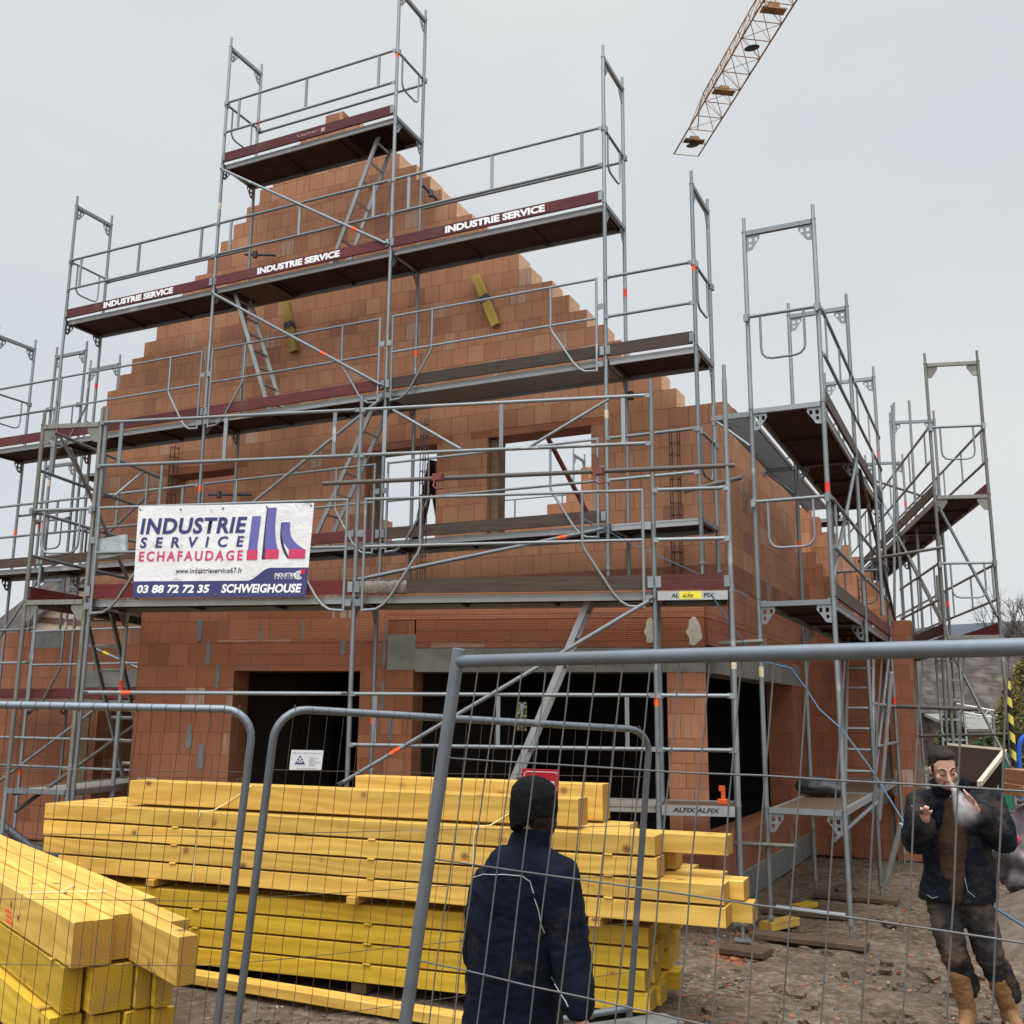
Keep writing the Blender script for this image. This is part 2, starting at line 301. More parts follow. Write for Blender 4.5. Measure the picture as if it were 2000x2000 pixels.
# ------------------------------------------------------------------ mesh building
class MB:
    def __init__(s): s.v = []; s.f = []; s.sm = []
    def add(s, vs, fs, smooth=False):
        b = len(s.v); s.v += [tuple(q) for q in vs]; s.f += [tuple(i+b for i in f) for f in fs]; s.sm += [smooth]*len(fs)
    def tube(s, p, q, r, n=8, r2=None):
        p, q = V(p), V(q); d = q-p
        if d.length < 1e-6: return s
        r2 = r if r2 is None else r2
        d.normalize(); a = d.orthogonal().normalized(); b = d.cross(a); vs = []
        for c, rr in ((p, r), (q, r2)):
            for i in range(n):
                t = 2*PI*i/n; vs.append(c+rr*(math.cos(t)*a+math.sin(t)*b))
        s.add(vs, [(i, (i+1) % n, n+(i+1) % n, n+i) for i in range(n)], True)
        s.add(vs[:n], [tuple(range(n-1, -1, -1))]); s.add(vs[n:], [tuple(range(n))]); return s
    def path(s, pts, r, n=8, rad=None):
        pts = [V(p) for p in pts]; m = len(pts); vs = []; a = None
        for i, p in enumerate(pts):
            d = (pts[min(i+1, m-1)]-pts[max(i-1, 0)]).normalized()
            a = d.orthogonal().normalized() if a is None else (a-a.dot(d)*d).normalized()
            b = d.cross(a); k = r if rad is None else rad[i]
            vs += [p+k*(math.cos(2*PI*j/n)*a+math.sin(2*PI*j/n)*b) for j in range(n)]
        fs = [(i*n+j, i*n+(j+1) % n, (i+1)*n+(j+1) % n, (i+1)*n+j) for i in range(m-1) for j in range(n)]
        s.add(vs, fs, True); s.add(vs[:n], [tuple(range(n-1, -1, -1))]); s.add(vs[-n:], [tuple(range(n))]); return s
    def boxv(s, o, ax, ay, az):
        o, ax, ay, az = V(o), V(ax), V(ay), V(az)
        if ax.cross(ay).dot(az) < 0: ax, ay = ay, ax
        vs = [o, o+ax, o+ax+ay, o+ay]; vs += [p+az for p in vs]
        s.add(vs, [(3, 2, 1, 0), (4, 5, 6, 7), (0, 1, 5, 4), (1, 2, 6, 5), (2, 3, 7, 6), (3, 0, 4, 7)]); return s
    def box(s, x0, x1, y0, y1, z0, z1): return s.boxv((x0, y0, z0), (x1-x0, 0, 0), (0, y1-y0, 0), (0, 0, z1-z0))
    def cbox(s, x0, x1, y0, y1, z0, z1, c=.006, jit=0):
        """box along x with chamfered long edges"""
        pr = [(y0+c, z0), (y1-c, z0), (y1, z0+c), (y1, z1-c), (y1-c, z1), (y0+c, z1), (y0, z1-c), (y0, z0+c)]
        vs = []; m = 9
        for i in range(m):
            t = i/(m-1); dz = jit*math.sin(PI*t); vs += [(x0+(x1-x0)*t, y, z+dz) for y, z in pr]
        s.add(vs, [(k*8+i, k*8+(i+1) % 8, k*8+8+(i+1) % 8, k*8+8+i) for k in range(m-1) for i in range(8)])
        s.add(vs[:8], [tuple(range(7, -1, -1))]); s.add(vs[-8:], [tuple(range(8))]); return s
    def prism(s, poly, o, ax, ay, az):
        """2D polygon (ccw) in the plane o+ax*u+ay*v, thickened by vector az"""
        o, ax, ay, az = V(o), V(ax), V(ay), V(az); n = len(poly); bot = [o+ax*u+ay*v for u, v in poly]; top = [p+az for p in bot]
        flip = ax.cross(ay).dot(az) < 0
        fs = [tuple(range(n-1, -1, -1)), tuple(range(n, 2*n))]+[(i, (i+1) % n, n+(i+1) % n, n+i) for i in range(n)]
        if flip: fs = [tuple(reversed(f)) for f in fs]
        s.add(bot+top, fs); return s
    def ball(s, c, r, rot=None, n=10):
        c = V(c); rr = V(r) if not isinstance(r, (int, float)) else V((r, r, r)); vs = []; k = n//2+1
        for i in range(k+1):
            th = PI*i/k
            for j in range(n):
                ph = 2*PI*j/n; p = V((rr.x*math.sin(th)*math.cos(ph), rr.y*math.sin(th)*math.sin(ph), rr.z*math.cos(th)))
                vs.append(c+(rot @ p if rot else p))
        s.add(vs, [(i*n+j, (i+1)*n+j, (i+1)*n+(j+1) % n, i*n+(j+1) % n) for i in range(k) for j in range(n)], True); return s
    def cap(s, p, q, r1, r2=None, n=10):
        r2 = r1 if r2 is None else r2; s.ball(p, r1, None, n); s.ball(q, r2, None, n); s.tube(p, q, r1*.985, n, r2*.985); return s
    def loft(s, rings, n=22):
        """closed body through elliptical rings: (centre, half axis, half axis)"""
        vs = []
        for c, a, b in rings: vs += [V(c)+V(a)*math.cos(2*PI*j/n)+V(b)*math.sin(2*PI*j/n) for j in range(n)]
        m = len(rings); s.add(vs, [(i*n+j, i*n+(j+1) % n, (i+1)*n+(j+1) % n, (i+1)*n+j) for i in range(m-1) for j in range(n)], True)
        s.add(vs[:n], [tuple(range(n-1, -1, -1))]); s.add(vs[-n:], [tuple(range(n))]); return s
    def rev(s, prof, c=(0, 0, 0), n=16):
        c = V(c); vs = [c+V((r*math.cos(2*PI*j/n), r*math.sin(2*PI*j/n), z)) for r, z in prof for j in range(n)]
        s.add(vs, [(i*n+j, i*n+(j+1) % n, (i+1)*n+(j+1) % n, (i+1)*n+j) for i in range(len(prof)-1) for j in range(n)], True); return s
    def mesh(s, name):
        me = bpy.data.meshes.new(name); me.from_pydata(s.v, [], s.f); me.polygons.foreach_set('use_smooth', s.sm); me.update(); return me
    def build(s, name, mat, parent=None):
        me = s.mesh(name); me.materials.append(M[mat]); o = bpy.data.objects.new(name, me); COL.objects.link(o)
        if parent: o.parent = parent
        return o
USED = {}
def tag(o, label, cat, group=None, kind=None):
    if label:
        n = len(label.split()); assert 4 <= n <= 16, (n, label)
        assert group and USED.get(label, group) == group or label not in USED, label
        USED[label] = group; o['label'] = label
    if cat: o['category'] = cat
    if group: o['group'] = group
    if kind: o['kind'] = kind
    return o
def thing(name, label, cat, loc=(0, 0, 0), rz=0, group=None):
    o = bpy.data.objects.new(name, None); COL.objects.link(o); o.location = loc; o.rotation_euler = (0, 0, rz); o.empty_display_size = .1
    return tag(o, label, cat, group)
def copy_tree(o, parent=None):
    c = o.copy(); COL.objects.link(c)
    if parent: c.parent = parent
    for ch in list(o.children): copy_tree(ch, c)
    return c
PROTO = {}
def inst(key, maker, label, cat, loc, rz, group):
    """first call builds the thing with its parts, later calls copy it"""
    if key not in PROTO: o = PROTO[key] = maker()
    else: o = copy_tree(PROTO[key])
    o.location = loc; o.rotation_euler = (0, 0, rz) if not isinstance(rz, tuple) else rz
    return tag(o, label, cat, group)
def root(name):
    o = bpy.data.objects.new(name, None); COL.objects.link(o); o.empty_display_size = .1; return o
def txt(body, name, mat, parent, o, ax, up, width, height, offset=.0, shear=0, space=1, thick=.002):
    """raised lettering: lower left corner o, reading direction ax, up vector up, fitted to width x height"""
    cu = bpy.data.curves.new(name, 'FONT'); cu.body = body; cu.size = 1; cu.offset = offset; cu.shear = shear; cu.space_character = space; cu.resolution_u = 3
    tmp = bpy.data.objects.new(name, cu); COL.objects.link(tmp); dg = bpy.context.evaluated_depsgraph_get()
    me = bpy.data.meshes.new_from_object(tmp.evaluated_get(dg)); bpy.data.objects.remove(tmp); bpy.data.curves.remove(cu)
    xs = [v.co.x for v in me.vertices]; ys = [v.co.y for v in me.vertices]; x0, x1, y0, y1 = min(xs), max(xs), min(ys), max(ys)
    ax, up, o = V(ax).normalized(), V(up).normalized(), V(o); nr = ax.cross(up)
    for v in me.vertices: v.co = o+ax*((v.co.x-x0)/(x1-x0)*width)+up*((v.co.y-y0)/(y1-y0)*height)+nr*thick
    me.update(); me.materials.clear(); me.materials.append(M[mat]); ob = bpy.data.objects.new(name, me); COL.objects.link(ob)
    if parent: ob.parent = parent
    return ob

# ------------------------------------------------------------------ scaffold parts
W = .73; TR = .0242
def mk_frame(H=2.0, old=False, gusset=True, jack=False, tape=None):
    m = 'galvanised_old' if old else 'galvanised'; r = root('scaffold_portal')
    for x in (0, W):
        b = MB(); b.tube((x, 0, .0), (x, 0, H), TR, 10); b.tube((x, 0, H), (x, 0, H+.16), .019, 8); b.tube((x, 0, H-.01), (x, 0, H+.006), .029, 10)
        o = b.build('standard', m, r)
        if tape and x == tape[1]: k = MB(); k.tube((x, 0, tape[2]), (x, 0, tape[2]+.10), TR*1.05, 10); k.build('tape_band', tape[0], o)
        if jack:
            j = MB(); j.tube((x, 0, -.16), (x, 0, 0), .017, 8); j.box(x-.075, x+.075, -.075, .075, -.165, -.155); j.tube((x, 0, -.03), (x, 0, 0), .035, 8); j.build('base_jack', 'wet_steel', o)
    b = MB(); b.box(TR, W-TR, -.024, .024, H-.055, H-.004); b.build('transom', m, r)
    if gusset:
        for x, s in ((0, 1), (W, -1)):
            x0 = x+s*TR
            P = [(0, -.055), (.135, -.055), (.14, -.10), (.055, -.225), (0, -.235)]
            b = MB()
            def poly(pp): b.prism([(x0+s*u, v) for u, v in pp] if s > 0 else [(x0+s*u, v) for u, v in reversed(pp)], (0, -.004, H), (1, 0, 0), (0, 0, 1), (0, .008, 0))
            if old:
                poly([(0, -.055), (0, -.235), (.055, -.225), (.14, -.10), (.135, -.055)][::-1]); b.build('corner_plate', m, r); continue
            # plate with two punched holes, made of strips
            poly([(0, -.055), (0, -.085), (.138, -.085), (.135, -.055)][::-1]); poly([(0, -.085), (0, -.13), (.02, -.13), (.02, -.085)][::-1])
            poly([(.055, -.085), (.055, -.13), (.085, -.13), (.085, -.085)][::-1]); poly([(.115, -.085), (.115, -.13), (.117, -.133), (.14, -.10), (.138, -.085)][::-1])
            poly([(0, -.13), (0, -.155), (.10, -.155), (.117, -.133), (.117, -.13)][::-1]); poly([(0, -.155), (0, -.19), (.02, -.19), (.02, -.155)][::-1])
            poly([(.05, -.155), (.05, -.19), (.078, -.19), (.10, -.155)][::-1]); poly([(0, -.19), (0, -.235), (.055, -.225), (.078, -.19)][::-1])
            b.build('corner_plate', m, r)
    return r
def mk_single(H=2.0):
    b = MB(); b.tube((0, 0, 0), (0, 0, H), TR, 10); b.tube((0, 0, H), (0, 0, H+.15), .019, 8); b.tube((0, 0, -.02), (0, 0, .05), .03, 10); return b.build('scaffold_standard', 'galvanised')
def mk_deck(L, kind='ply'):
    r = root('scaffold_deck'); g = .03
    b = MB(); b.box(g, L-g, .06, W-.06, -.012, 0); b.build('panel', {'ply': 'deck_under', 'alu': 'aluminium', 'grey': 'plank_grey', 'wet': 'plank_wet'}[kind], r)
    for y0 in (.035, W-.06):
        b = MB(); b.box(g, L-g, y0, y0+.025, -.062, .012); b.box(g, L-g, y0-.006, y0, -.012, .012); b.build('side_rail', 'aluminium' if kind != 'grey' else 'plank_grey', r)
    b = MB()
    if kind == 'alu':
        k = 9
        for i in range(k): y = .09+i*(W-.18)/(k-1); b.box(g+.02, L-g-.02, y-.02, y+.02, -.034, -.0125)
        b.build('ribs', 'aluminium', r)
    else:
        n = max(1, round(L/1.05))
        for i in range(n+1): b = MB(); x = g+.03+i*(L-2*g-.06)/n; b.box(x-.016, x+.016, .062, W-.062, -.045, -.0125); b.build('cross_bar', 'deck_under' if kind == 'ply' else 'galvanised_old', r)
    b = MB()
    for x in (g, L-g-.05):
        for y in (.05, W-.08): b.box(x-.02 if x < 1 and x == g else x, x+.05, y, y+.03, -.06, -.03)
    b.build('end_claws', 'galvanised', r); return r
def mk_toe(L, mat):
    r = root('toe_board'); b = MB(); b.box(.03, L-.03, -.015, .015, .01, .155); b.build('board', mat, r)
    for x in (.0, L-.075):
        b = MB(); b.box(x+.01, x+.065, -.019, -.0155, .03, .14); b.build('end_clip', 'galvanised', r)
    return r
def mk_double(L, diag=False):
    r = root('guard_rail')
    for z in (.0, -.5):
        b = MB(); b.tube((.06, 0, z), (L-.06, 0, z), .0195, 8)
        for x in (.01, L-.07): b.box(x, x+.06, -.006, .006, z-.022, z+.022)
        b.build('rail', 'galvanised', r)
    for x in ((.28, .5*L, L-.28)): b = MB(); b.box(x-.02, x+.02, -.009, .009, -.485, -.012); b.build('stub_post', 'galvanised', r)
    if diag:
        for p, q in (((.36, -.02), (.36*L, -.48)), ((L-.42, -.02), (L*.60, -.48))): b = MB(); b.tube((p[0], .0, p[1]), (q[0], .0, q[1]), .017, 8); b.build('stiffener', 'galvanised', r)
    return r
def mk_single_rail(L):
    b = MB(); b.tube((.05, 0, 0), (L-.05, 0, 0), .0195, 8)
    for x in (.0, L-.07): b.box(x, x+.07, -.006, .006, -.024, .024)
    return b.build('guard_rail', 'galvanised')
def mk_advance(L):
    """leading guard rail: z=0 at the top rail, bent legs reach below the deck"""
    r = root('leading_guard_rail'); R = .0165; e = .10
    b = MB(); b.tube((e, 0, 0), (L-e, 0, 0), R, 8); b.build('rail', 'galvanised', r)
    b = MB(); b.tube((e, 0, -.5), (L-e, 0, -.5), R, 8); b.build('rail', 'galvanised', r)
    for s in (0, 1):
        X = (lambda x: x) if s == 0 else (lambda x: L-x)
        b = MB(); b.tube((X(e), 0, R), (X(e), 0, -1.17), R, 8); b.build('end_post', 'galvanised', r)
        b = MB(); pts = [(.70, 0), (.70, -.52), (.68, -.58), (.40, -1.02), (.33, -1.10), (.25, -1.15), (.10, -1.16)]
        b.path([(X(x), 0, z) for x, z in pts], R*.95, 8); b.build('bent_leg', 'galvanised', r)
        for z in (-.36, -1.08): b = MB(); b.box(min(X(.02), X(e)), max(X(.02), X(e)), -.006, .006, z-.035, z+.035); b.build('hook_plate', 'galvanised', r)
    return r
def mk_end():
    r = root('end_guard'); b = MB(); b.tube((-.03, 0, 0), (W+.03, 0, 0), .019, 8); b.build('rail', 'galvanised', r)
    b = MB(); q = [(.14, 0), (.14, -.37), (.15, -.43), (.19, -.475), (.25, -.49), (.48, -.49), (.54, -.475), (.58, -.43), (.59, -.37), (.59, 0)]
    b.path([(x, 0, z) for x, z in q], .0135, 8); b.build('hoop', 'galvanised', r)
    for x in (0, W): b = MB(); b.tube((x, -.0, -.035), (x, 0, .03), .036, 8); b.box(x-.02, x+.02, -.05, -.02, -.06, .01); b.build('coupler', 'galvanised', r)
    return r
def mk_ladder(L, w=.34, n=None, mat='aluminium'):
    """stands along +z, width along x"""
    r = root('ladder')
    for x in (0, w): b = MB(); b.box(x-.013, x+.013, -.03, .03, 0, L); b.build('side_rail', mat, r)
    n = n or int(L/.28)
    for i in range(n): z = .18+i*(L-.3)/max(1, n-1); b = MB(); b.box(.013, w-.013, -.014, .014, z-.014, z+.014); b.build('rung', mat, r)
    return r
def orient(o, base, top, side):
    """place a thing whose length is +z from base to top, its x axis near side"""
    z = (V(top)-V(base)).normalized(); x = V(side); x = (x-x.dot(z)*z).normalized(); y = z.cross(x)
    o.matrix_world = Matrix(((x.x, y.x, z.x, base[0]), (x.y, y.y, z.y, base[1]), (x.z, y.z, z.z, base[2]), (0, 0, 0, 1))); return o
def brace(name, p, q, label, cat='brace', r=.0215, mat='galvanised', tape=None, group='scaffold brace tubes', flat=True):
    p, q = V(p), V(q); d = (q-p).normalized(); b = MB(); b.tube(p+d*.06, q-d*.06, r, 10)
    if flat:
        s = d.orthogonal().normalized(); u = d.cross(s)
        for a in (p, q-d*.09): b.boxv(a-s*.004-u*.022, s*.008, u*.044, d*.09)
    L = (q-p).length; o = MB(); o.v = [tuple(V(x)-p) for x in b.v]; o.f = b.f; o.sm = b.sm
    ob = o.build(name, mat); ob.location = p
    if tape:
        t = MB(); t.tube(d*(L*tape[0]), d*(L*tape[0]+.11), r*1.06, 10); t.build('tape_mark', tape[1], ob)
    return tag(ob, label, cat, group)
# ------------------------------------------------------------------ ground and far setting
def build_ground():
    b = MB(); xs = [-900, -300, -120, -60, -30, -15, -8]+[-4+.25*i for i in range(52)]+[9+.065*i for i in range(108)]+[16.2, 17, 18, 20, 26, 40, 80, 200, 900]
    ys = [-60, -30, -16]+[-11+.25*i for i in range(22)]+[-5.5+.065*i for i in range(100)]+[1.2+.25*i for i in range(24)]+[8, 11, 16, 25, 45, 90, 200, 500, 1500]; vs = []
    for y in ys:
        for x in xs:
            z = 0
            if -6 < x < 19 and -12 < y < 7:
                q = V((x, y, 0)); z = -.005-.05*max(0, mnoise.noise(q*.9))-.035*max(0, mnoise.noise(q*2.7+V((5, 2, 0))))-.022*abs(mnoise.noise(q*6))-.012*max(0, mnoise.noise(q*15))
            vs.append((x, y, z))
    n = len(xs); b.add(vs, [(j*n+i, j*n+i+1, (j+1)*n+i+1, (j+1)*n+i) for j in range(len(ys)-1) for i in range(n-1)], True)
    tag(b.build('ground', 'mud'), None, None, kind='structure')
    b = MB(); xs = [-500+60*i for i in range(32)]; vs = []
    for x in xs:
        h = 66+22*mnoise.noise(V((x*.004, 1.3, 0)))+9*mnoise.noise(V((x*.02, 4., 0)))+2.5*mnoise.noise(V((x*.11, 9., 0)))
        vs += [(x, 820, -2), (x, 900, h), (x, 1200, -2)]
    b.add(vs, [(3*i, 3*i+3, 3*i+4, 3*i+1) for i in range(len(xs)-1)]+[(3*i+1, 3*i+4, 3*i+5, 3*i+2) for i in range(len(xs)-1)], True)
    tag(b.build('hills', 'hazy_forest'), None, None, kind='structure')
build_ground()

# ------------------------------------------------------------------ the brick house under construction
BA = .25205; BD = V((math.cos(BA), math.sin(BA), 0)); BN = V((-BD.y, BD.x, 0)); BO = V((4.227, -2.861, 0))
def Bp(s, o=0, z=0): return BO+BD*s+BN*o+V((0, 0, z))
XR = 10.39; GY = 1.03; TH = .38
house = thing('brick_house', 'unfinished terracotta brick house with stepped gable inside the scaffolding', 'house', (4.2, 1.0, 0))
HL = V((4.2, 1.0, 0))
def hpart(b, name, mat, parent=None, rz=0, loc=None):
    """vertices given in world space; local frame rotated by rz about loc so block courses run along local x"""
    loc = V(loc) if loc else HL.copy(); R = Matrix.Rotation(-rz, 3, 'Z'); b.v = [tuple(R @ (V(p)-V((loc.x, loc.y, 0)))) for p in b.v]
    o = b.build(name, mat, house if parent is None else None)
    if parent is None: o.location = V((loc.x, loc.y, 0))-HL
    else: o.parent = parent; o.location = V((loc.x, loc.y, 0))-HL-parent.location
    o.rotation_euler = (0, 0, rz); return o
def wall_rects(b, rects, o, ax, th):
    for u0, u1, z0, z1 in rects: b.boxv(V(o)+V(ax)*u0+V((0, 0, z0)), V(ax)*(u1-u0), V(th), (0, 0, z1-z0))
# upper gable, course by course so the stepped verge is real; windows left open
WIN = [(1.45, 2.77, 4.42, 5.67), (5.17, 6.34, 4.36, 5.67), (7.12, 8.62, 4.36, 5.67)]
ENDS = MB()
def gable_courses(b, z0=3.02):
    k = 0; z = z0
    while z < 11.0:
        h = .25; zt = z+h
        lx = -.15 if zt < 7.1 else zt-7.32; rx = XR-.002 if zt < 5.79 else 15.82-zt
        lx = lx if zt < 7.1 else round((lx+.06)/.25)*.25-.06
        rx = rx if zt < 5.79 else 5.57+round((rx-5.57)/.25)*.25+rnd.choice((0, 0, -.06, .05, 0, -.03))
        segs = [(lx, rx)]
        for x0, x1, a, c in WIN:
            if z+.12 > a and z+.12 < c:
                segs = [t for s0, s1 in segs for t in (((s0, x0), (x1, s1)) if s0 < x0 and x1 < s1 else ((s0, s1),))]
        for s0, s1 in segs: b.box(s0, s1, GY, GY+TH, z, zt)
        if zt > 5.79:
            for q in range(5): ENDS.box(rx, rx+.005, GY+.006+q*.075, GY+.006+q*.075+.066, z+.004, zt-.004)
        z = zt
    return b
hpart(gable_courses(MB()).box(4.17, 4.5, GY, GY+TH, 11.02, 11.27), 'gable_wall', 'brick')
b = MB(); b.box(4.0, XR-.01, GY-.003, GY, 3.5, 3.77); hpart(b, 'dark_course', 'brick_dark_band')
hpart(ENDS, 'block_end_grooves', 'brick_end')
# lintels over the windows
for x0, x1, a, c in WIN:
    b = MB(); b.box(x0-.25, x1+.25, GY-.004, GY+TH+.002, 5.67, 5.765); hpart(b, 'window_lintel', 'lintel_block')
# wooden jamb boards and props seen in the window openings
b = MB(); b.box(7.13, 7.24, GY+.10, GY+.32, 4.36, 5.66); hpart(b, 'jamb_board', 'timber_old')
b = MB(); b.box(5.18, 5.25, GY+.12, GY+.34, 4.36, 5.66); hpart(b, 'jamb_board', 'timber_old')
# side wall with stepped end, then the lower wing behind it
b = MB(); z = 3.02
tops = [(GY+TH, 5.71, 5.79), (5.71, 9.6, 3.6)]
for y0, y1, zt in tops: b.box(XR-TH, XR, y0, y1, 3.02, zt)
hpart(b, 'side_wall', 'brick')
b = MB(); b.box(XR, XR+.003, GY+.01, 5.7, 3.46, 3.77); hpart(b, 'dark_course', 'brick_dark_band')
b = MB(); b.box(-.15, .23, GY+TH, 9.6, 0, 6.5); hpart(b, 'left_wall', 'brick')
# rear and inner walls
b = MB()
for x0, x1, zt in [(.3, 3.2, 5.8), (3.2, 3.9, 6.02), (3.9, 4.45, 6.27), (4.45, 4.9, 6.52), (4.9, 5.25, 6.77), (5.25, 6.6, 7.27), (6.6, 7.6, 7.02), (7.6, XR-TH, 6.02)]: b.box(x0, x1, 9.2, 9.58, 3.02, zt)
hpart(b, 'rear_wall', 'brick_orange')
b = MB(); b.box(.25, 2.1, 4.0, 4.2, 3.3, 6.3); b.box(.24, 3.4, 3.2, 3.4, 3.3, 4.9); hpart(b, 'inner_wall', 'brick_orange')
b = MB(); b.box(.24, 3.5, 3.05, 3.19, 4.9, 5.15); hpart(b, 'inner_lintel', 'concrete')
# ground floor: front wall parallel to the street scaffold, so turned against the gable
OF = .955; T2 = .40; zt = 3.43
def F(s, o, z=0): return Bp(s, OF+o, z)
S0, S1 = .11, 6.60
b = MB(); wall_rects(b, [(S0, 1.32, 0, 3.04), (2.83, 3.44, 0, 3.04), (S0, 1.09, 3.04, zt), (1.32, 2.83, 0, .14)], F(0, 0), BD, BN*T2)
b.prism([(0, 0), (S1-3.44, 0), (S1-3.44, .62), (0, .62)], F(3.44, .001), BD, (0, 0, 1), BN*.36)
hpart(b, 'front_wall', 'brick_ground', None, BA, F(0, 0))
b = MB(); wall_rects(b, [(6.2, 6.60, .62, 2.46)], F(0, .004), BD, BN*T2); hpart(b, 'corner_pier', 'brick_orange', None, BA, F(0, 0))
b = MB(); wall_rects(b, [(1.32, 2.83, 2.46, 2.785)], F(0, -.004), BD, BN*T2); hpart(b, 'door_lintel', 'lintel_block', None, BA, F(0, 0))
b = MB(); wall_rects(b, [(1.09, 3.14, 2.785, 3.045)], F(0, -.006), BD, BN*T2); hpart(b, 'rib_course', 'rib_block', None, BA, F(0, 0))
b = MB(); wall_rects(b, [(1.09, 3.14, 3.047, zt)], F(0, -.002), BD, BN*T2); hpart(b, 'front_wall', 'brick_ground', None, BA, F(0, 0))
b = MB(); wall_rects(b, [(3.46, 6.60, 2.71, 3.02)], F(0, -.004), BD, BN*T2); hpart(b, 'opening_lintel', 'lintel_block', None, BA, F(0, 0))
b = MB(); wall_rects(b, [(3.14, 6.602, 3.022, 3.235), (3.14, 6.602, 3.237, zt)], F(0, -.006), BD, BN*T2); hpart(b, 'rib_course', 'rib_block', None, BA, F(0, 0))
b = MB(); wall_rects(b, [(3.14, 3.46, 2.47, 2.86), (3.46, 6.60, 2.45, 2.705)], F(0, -.012), BD, BN*T2); hpart(b, 'concrete_beam', 'concrete', None, BA, F(0, 0))
# side of the corner opening: beam, block courses above, plinth, side wall below
fy = GY-1.33                                                     # front corner line on x = XR
def sidey(x): # y where the slanted front face meets x
    t = (x-F(0, 0).x)/BD.x; return (F(0, 0)+BD*t).y
y0 = sidey(XR)
b = MB(); b.box(XR-.38, XR+.002, y0+.38, 5.30, 2.45, 2.74); hpart(b, 'concrete_beam', 'concrete')
b = MB(); b.box(XR-.38, XR+.004, y0+.10, 5.31, 2.742, 3.02); hpart(b, 'side_lintel', 'lintel_block')
b = MB(); b.box(XR-.38, XR+.006, y0+.10, 5.32, 3.022, 3.46); hpart(b, 'side_rib_course', 'rib_block')
b = MB(); b.box(XR-.38, XR, y0+.32, 5.31, .30, .72); b.box(XR-.38, XR, 4.55, 5.31, .72, 2.45); hpart(b, 'side_wall_base', 'brick_ground')
b = MB(); b.box(XR-.40, XR+.03, y0+.3, 5.32, 0, .30); hpart(b, 'plinth', 'grout')
# mortar smears where the two lintels meet
for s, wd, z0, z1 in [(5.98, .11, 2.74, 3.01), (6.42, .15, 2.72, 3.015)]:
    b = MB(); q = [(wd*.5*(1+.25*math.sin(3*i))*math.cos(i*2*PI/14)+wd*.5, (z1-z0)*.5*(1+.12*math.sin(5*i+s))*math.sin(i*2*PI/14)+(z1+z0)/2) for i in range(14)]
    b.prism(q, F(s, -.011), BD, (0, 0, 1), BN*.008); hpart(b, 'mortar_smear', 'mortar_white')
# grey mortar patches on the pier left of the door and beside the opening
k = 0
for s, z, wd, h in [(.86, 2.93, .055, .24), (.99, 2.66, .05, .26), (1.12, 2.40, .045, .26), (.82, 1.72, .055, .24), (.98, 1.50, .06, .26), (3.1, 2.2, .04, .3), (3.2, 1.85, .04, .26), (2.62, 2.72, .05, .15), (1.62, 2.91, .025, .22), (2.13, 2.91, .025, .22), (3.1, 2.75, .03, .5)]:
    b = MB(); q = [(wd*.62*(1+.45*mnoise.noise(V((i*1.7, k, 0))))*(1 if math.cos(i*2*PI/18) > 0 else -1)*abs(math.cos(i*2*PI/18))**.35+.02*mnoise.noise(V((i*.6, k*3, 5))), h*.55*(1+.25*mnoise.noise(V((i*2.1, k, 9))))*math.sin(i*2*PI/18)) for i in range(18)]; k += 1
    b.prism(q, F(s, -.0075, z), BD, (0, 0, 1), BN*.006); hpart(b, 'mortar_patch', 'grout')
for y, z in [(1.75, 4.72), (2.35, 5.1)]:
    b = MB(); b.prism([(.05*math.cos(i*PI/5)*(1+.3*math.sin(3*i)), .2*math.sin(i*PI/5)) for i in range(10)], (XR-.001, y, z), (0, 1, 0), (0, 0, 1), (.006, 0, 0)); hpart(b, 'mortar_patch', 'grout')
# floor slab, inside walls with the rooms' shade painted in as near-black colour
b = MB(); b.prism([(-.1, GY+.02), (XR-.02, GY+.02), (XR-.02, 9.4), (-.1, 9.4)], (0, 0, 3.03), (1, 0, 0), (0, 1, 0), (0, 0, .27)); c0 = F(S0+.02, .02); c1 = F(S1-.02, .02)
b.prism([(c0.x, c0.y), (c1.x, c1.y), (XR-.03, GY+.018), (c0.x, GY+.018)], (0, 0, 3.245), (1, 0, 0), (0, 1, 0), (0, 0, .235)); hpart(b, 'floor_slab', 'concrete')
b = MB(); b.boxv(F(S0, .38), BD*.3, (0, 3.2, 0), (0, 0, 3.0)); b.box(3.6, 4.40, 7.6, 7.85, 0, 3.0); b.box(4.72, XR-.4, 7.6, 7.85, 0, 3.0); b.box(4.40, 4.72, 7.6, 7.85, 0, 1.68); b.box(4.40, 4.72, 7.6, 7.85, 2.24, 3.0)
b.box(XR-.4, XR-.02, 5.36, 7.85, 0, 3.0); b.box(3.4, 3.6, 1.2, 7.85, 0, 3.0); hpart(b, 'ground_floor_partition', 'block_room_shade')
b = MB(); b.box(5.75, 5.95, 1.3, 4.5, 0, 3.0); hpart(b, 'ground_floor_partition', 'block_room_shade')
b = MB(); b.prism([(c0.x, c0.y), (c1.x-.3, c1.y+.3), (XR-.4, 7.7), (c0.x, 7.7)], (0, 0, .06), (1, 0, 0), (0, 1, 0), (0, 0, .06)); hpart(b, 'ground_slab', 'grout')
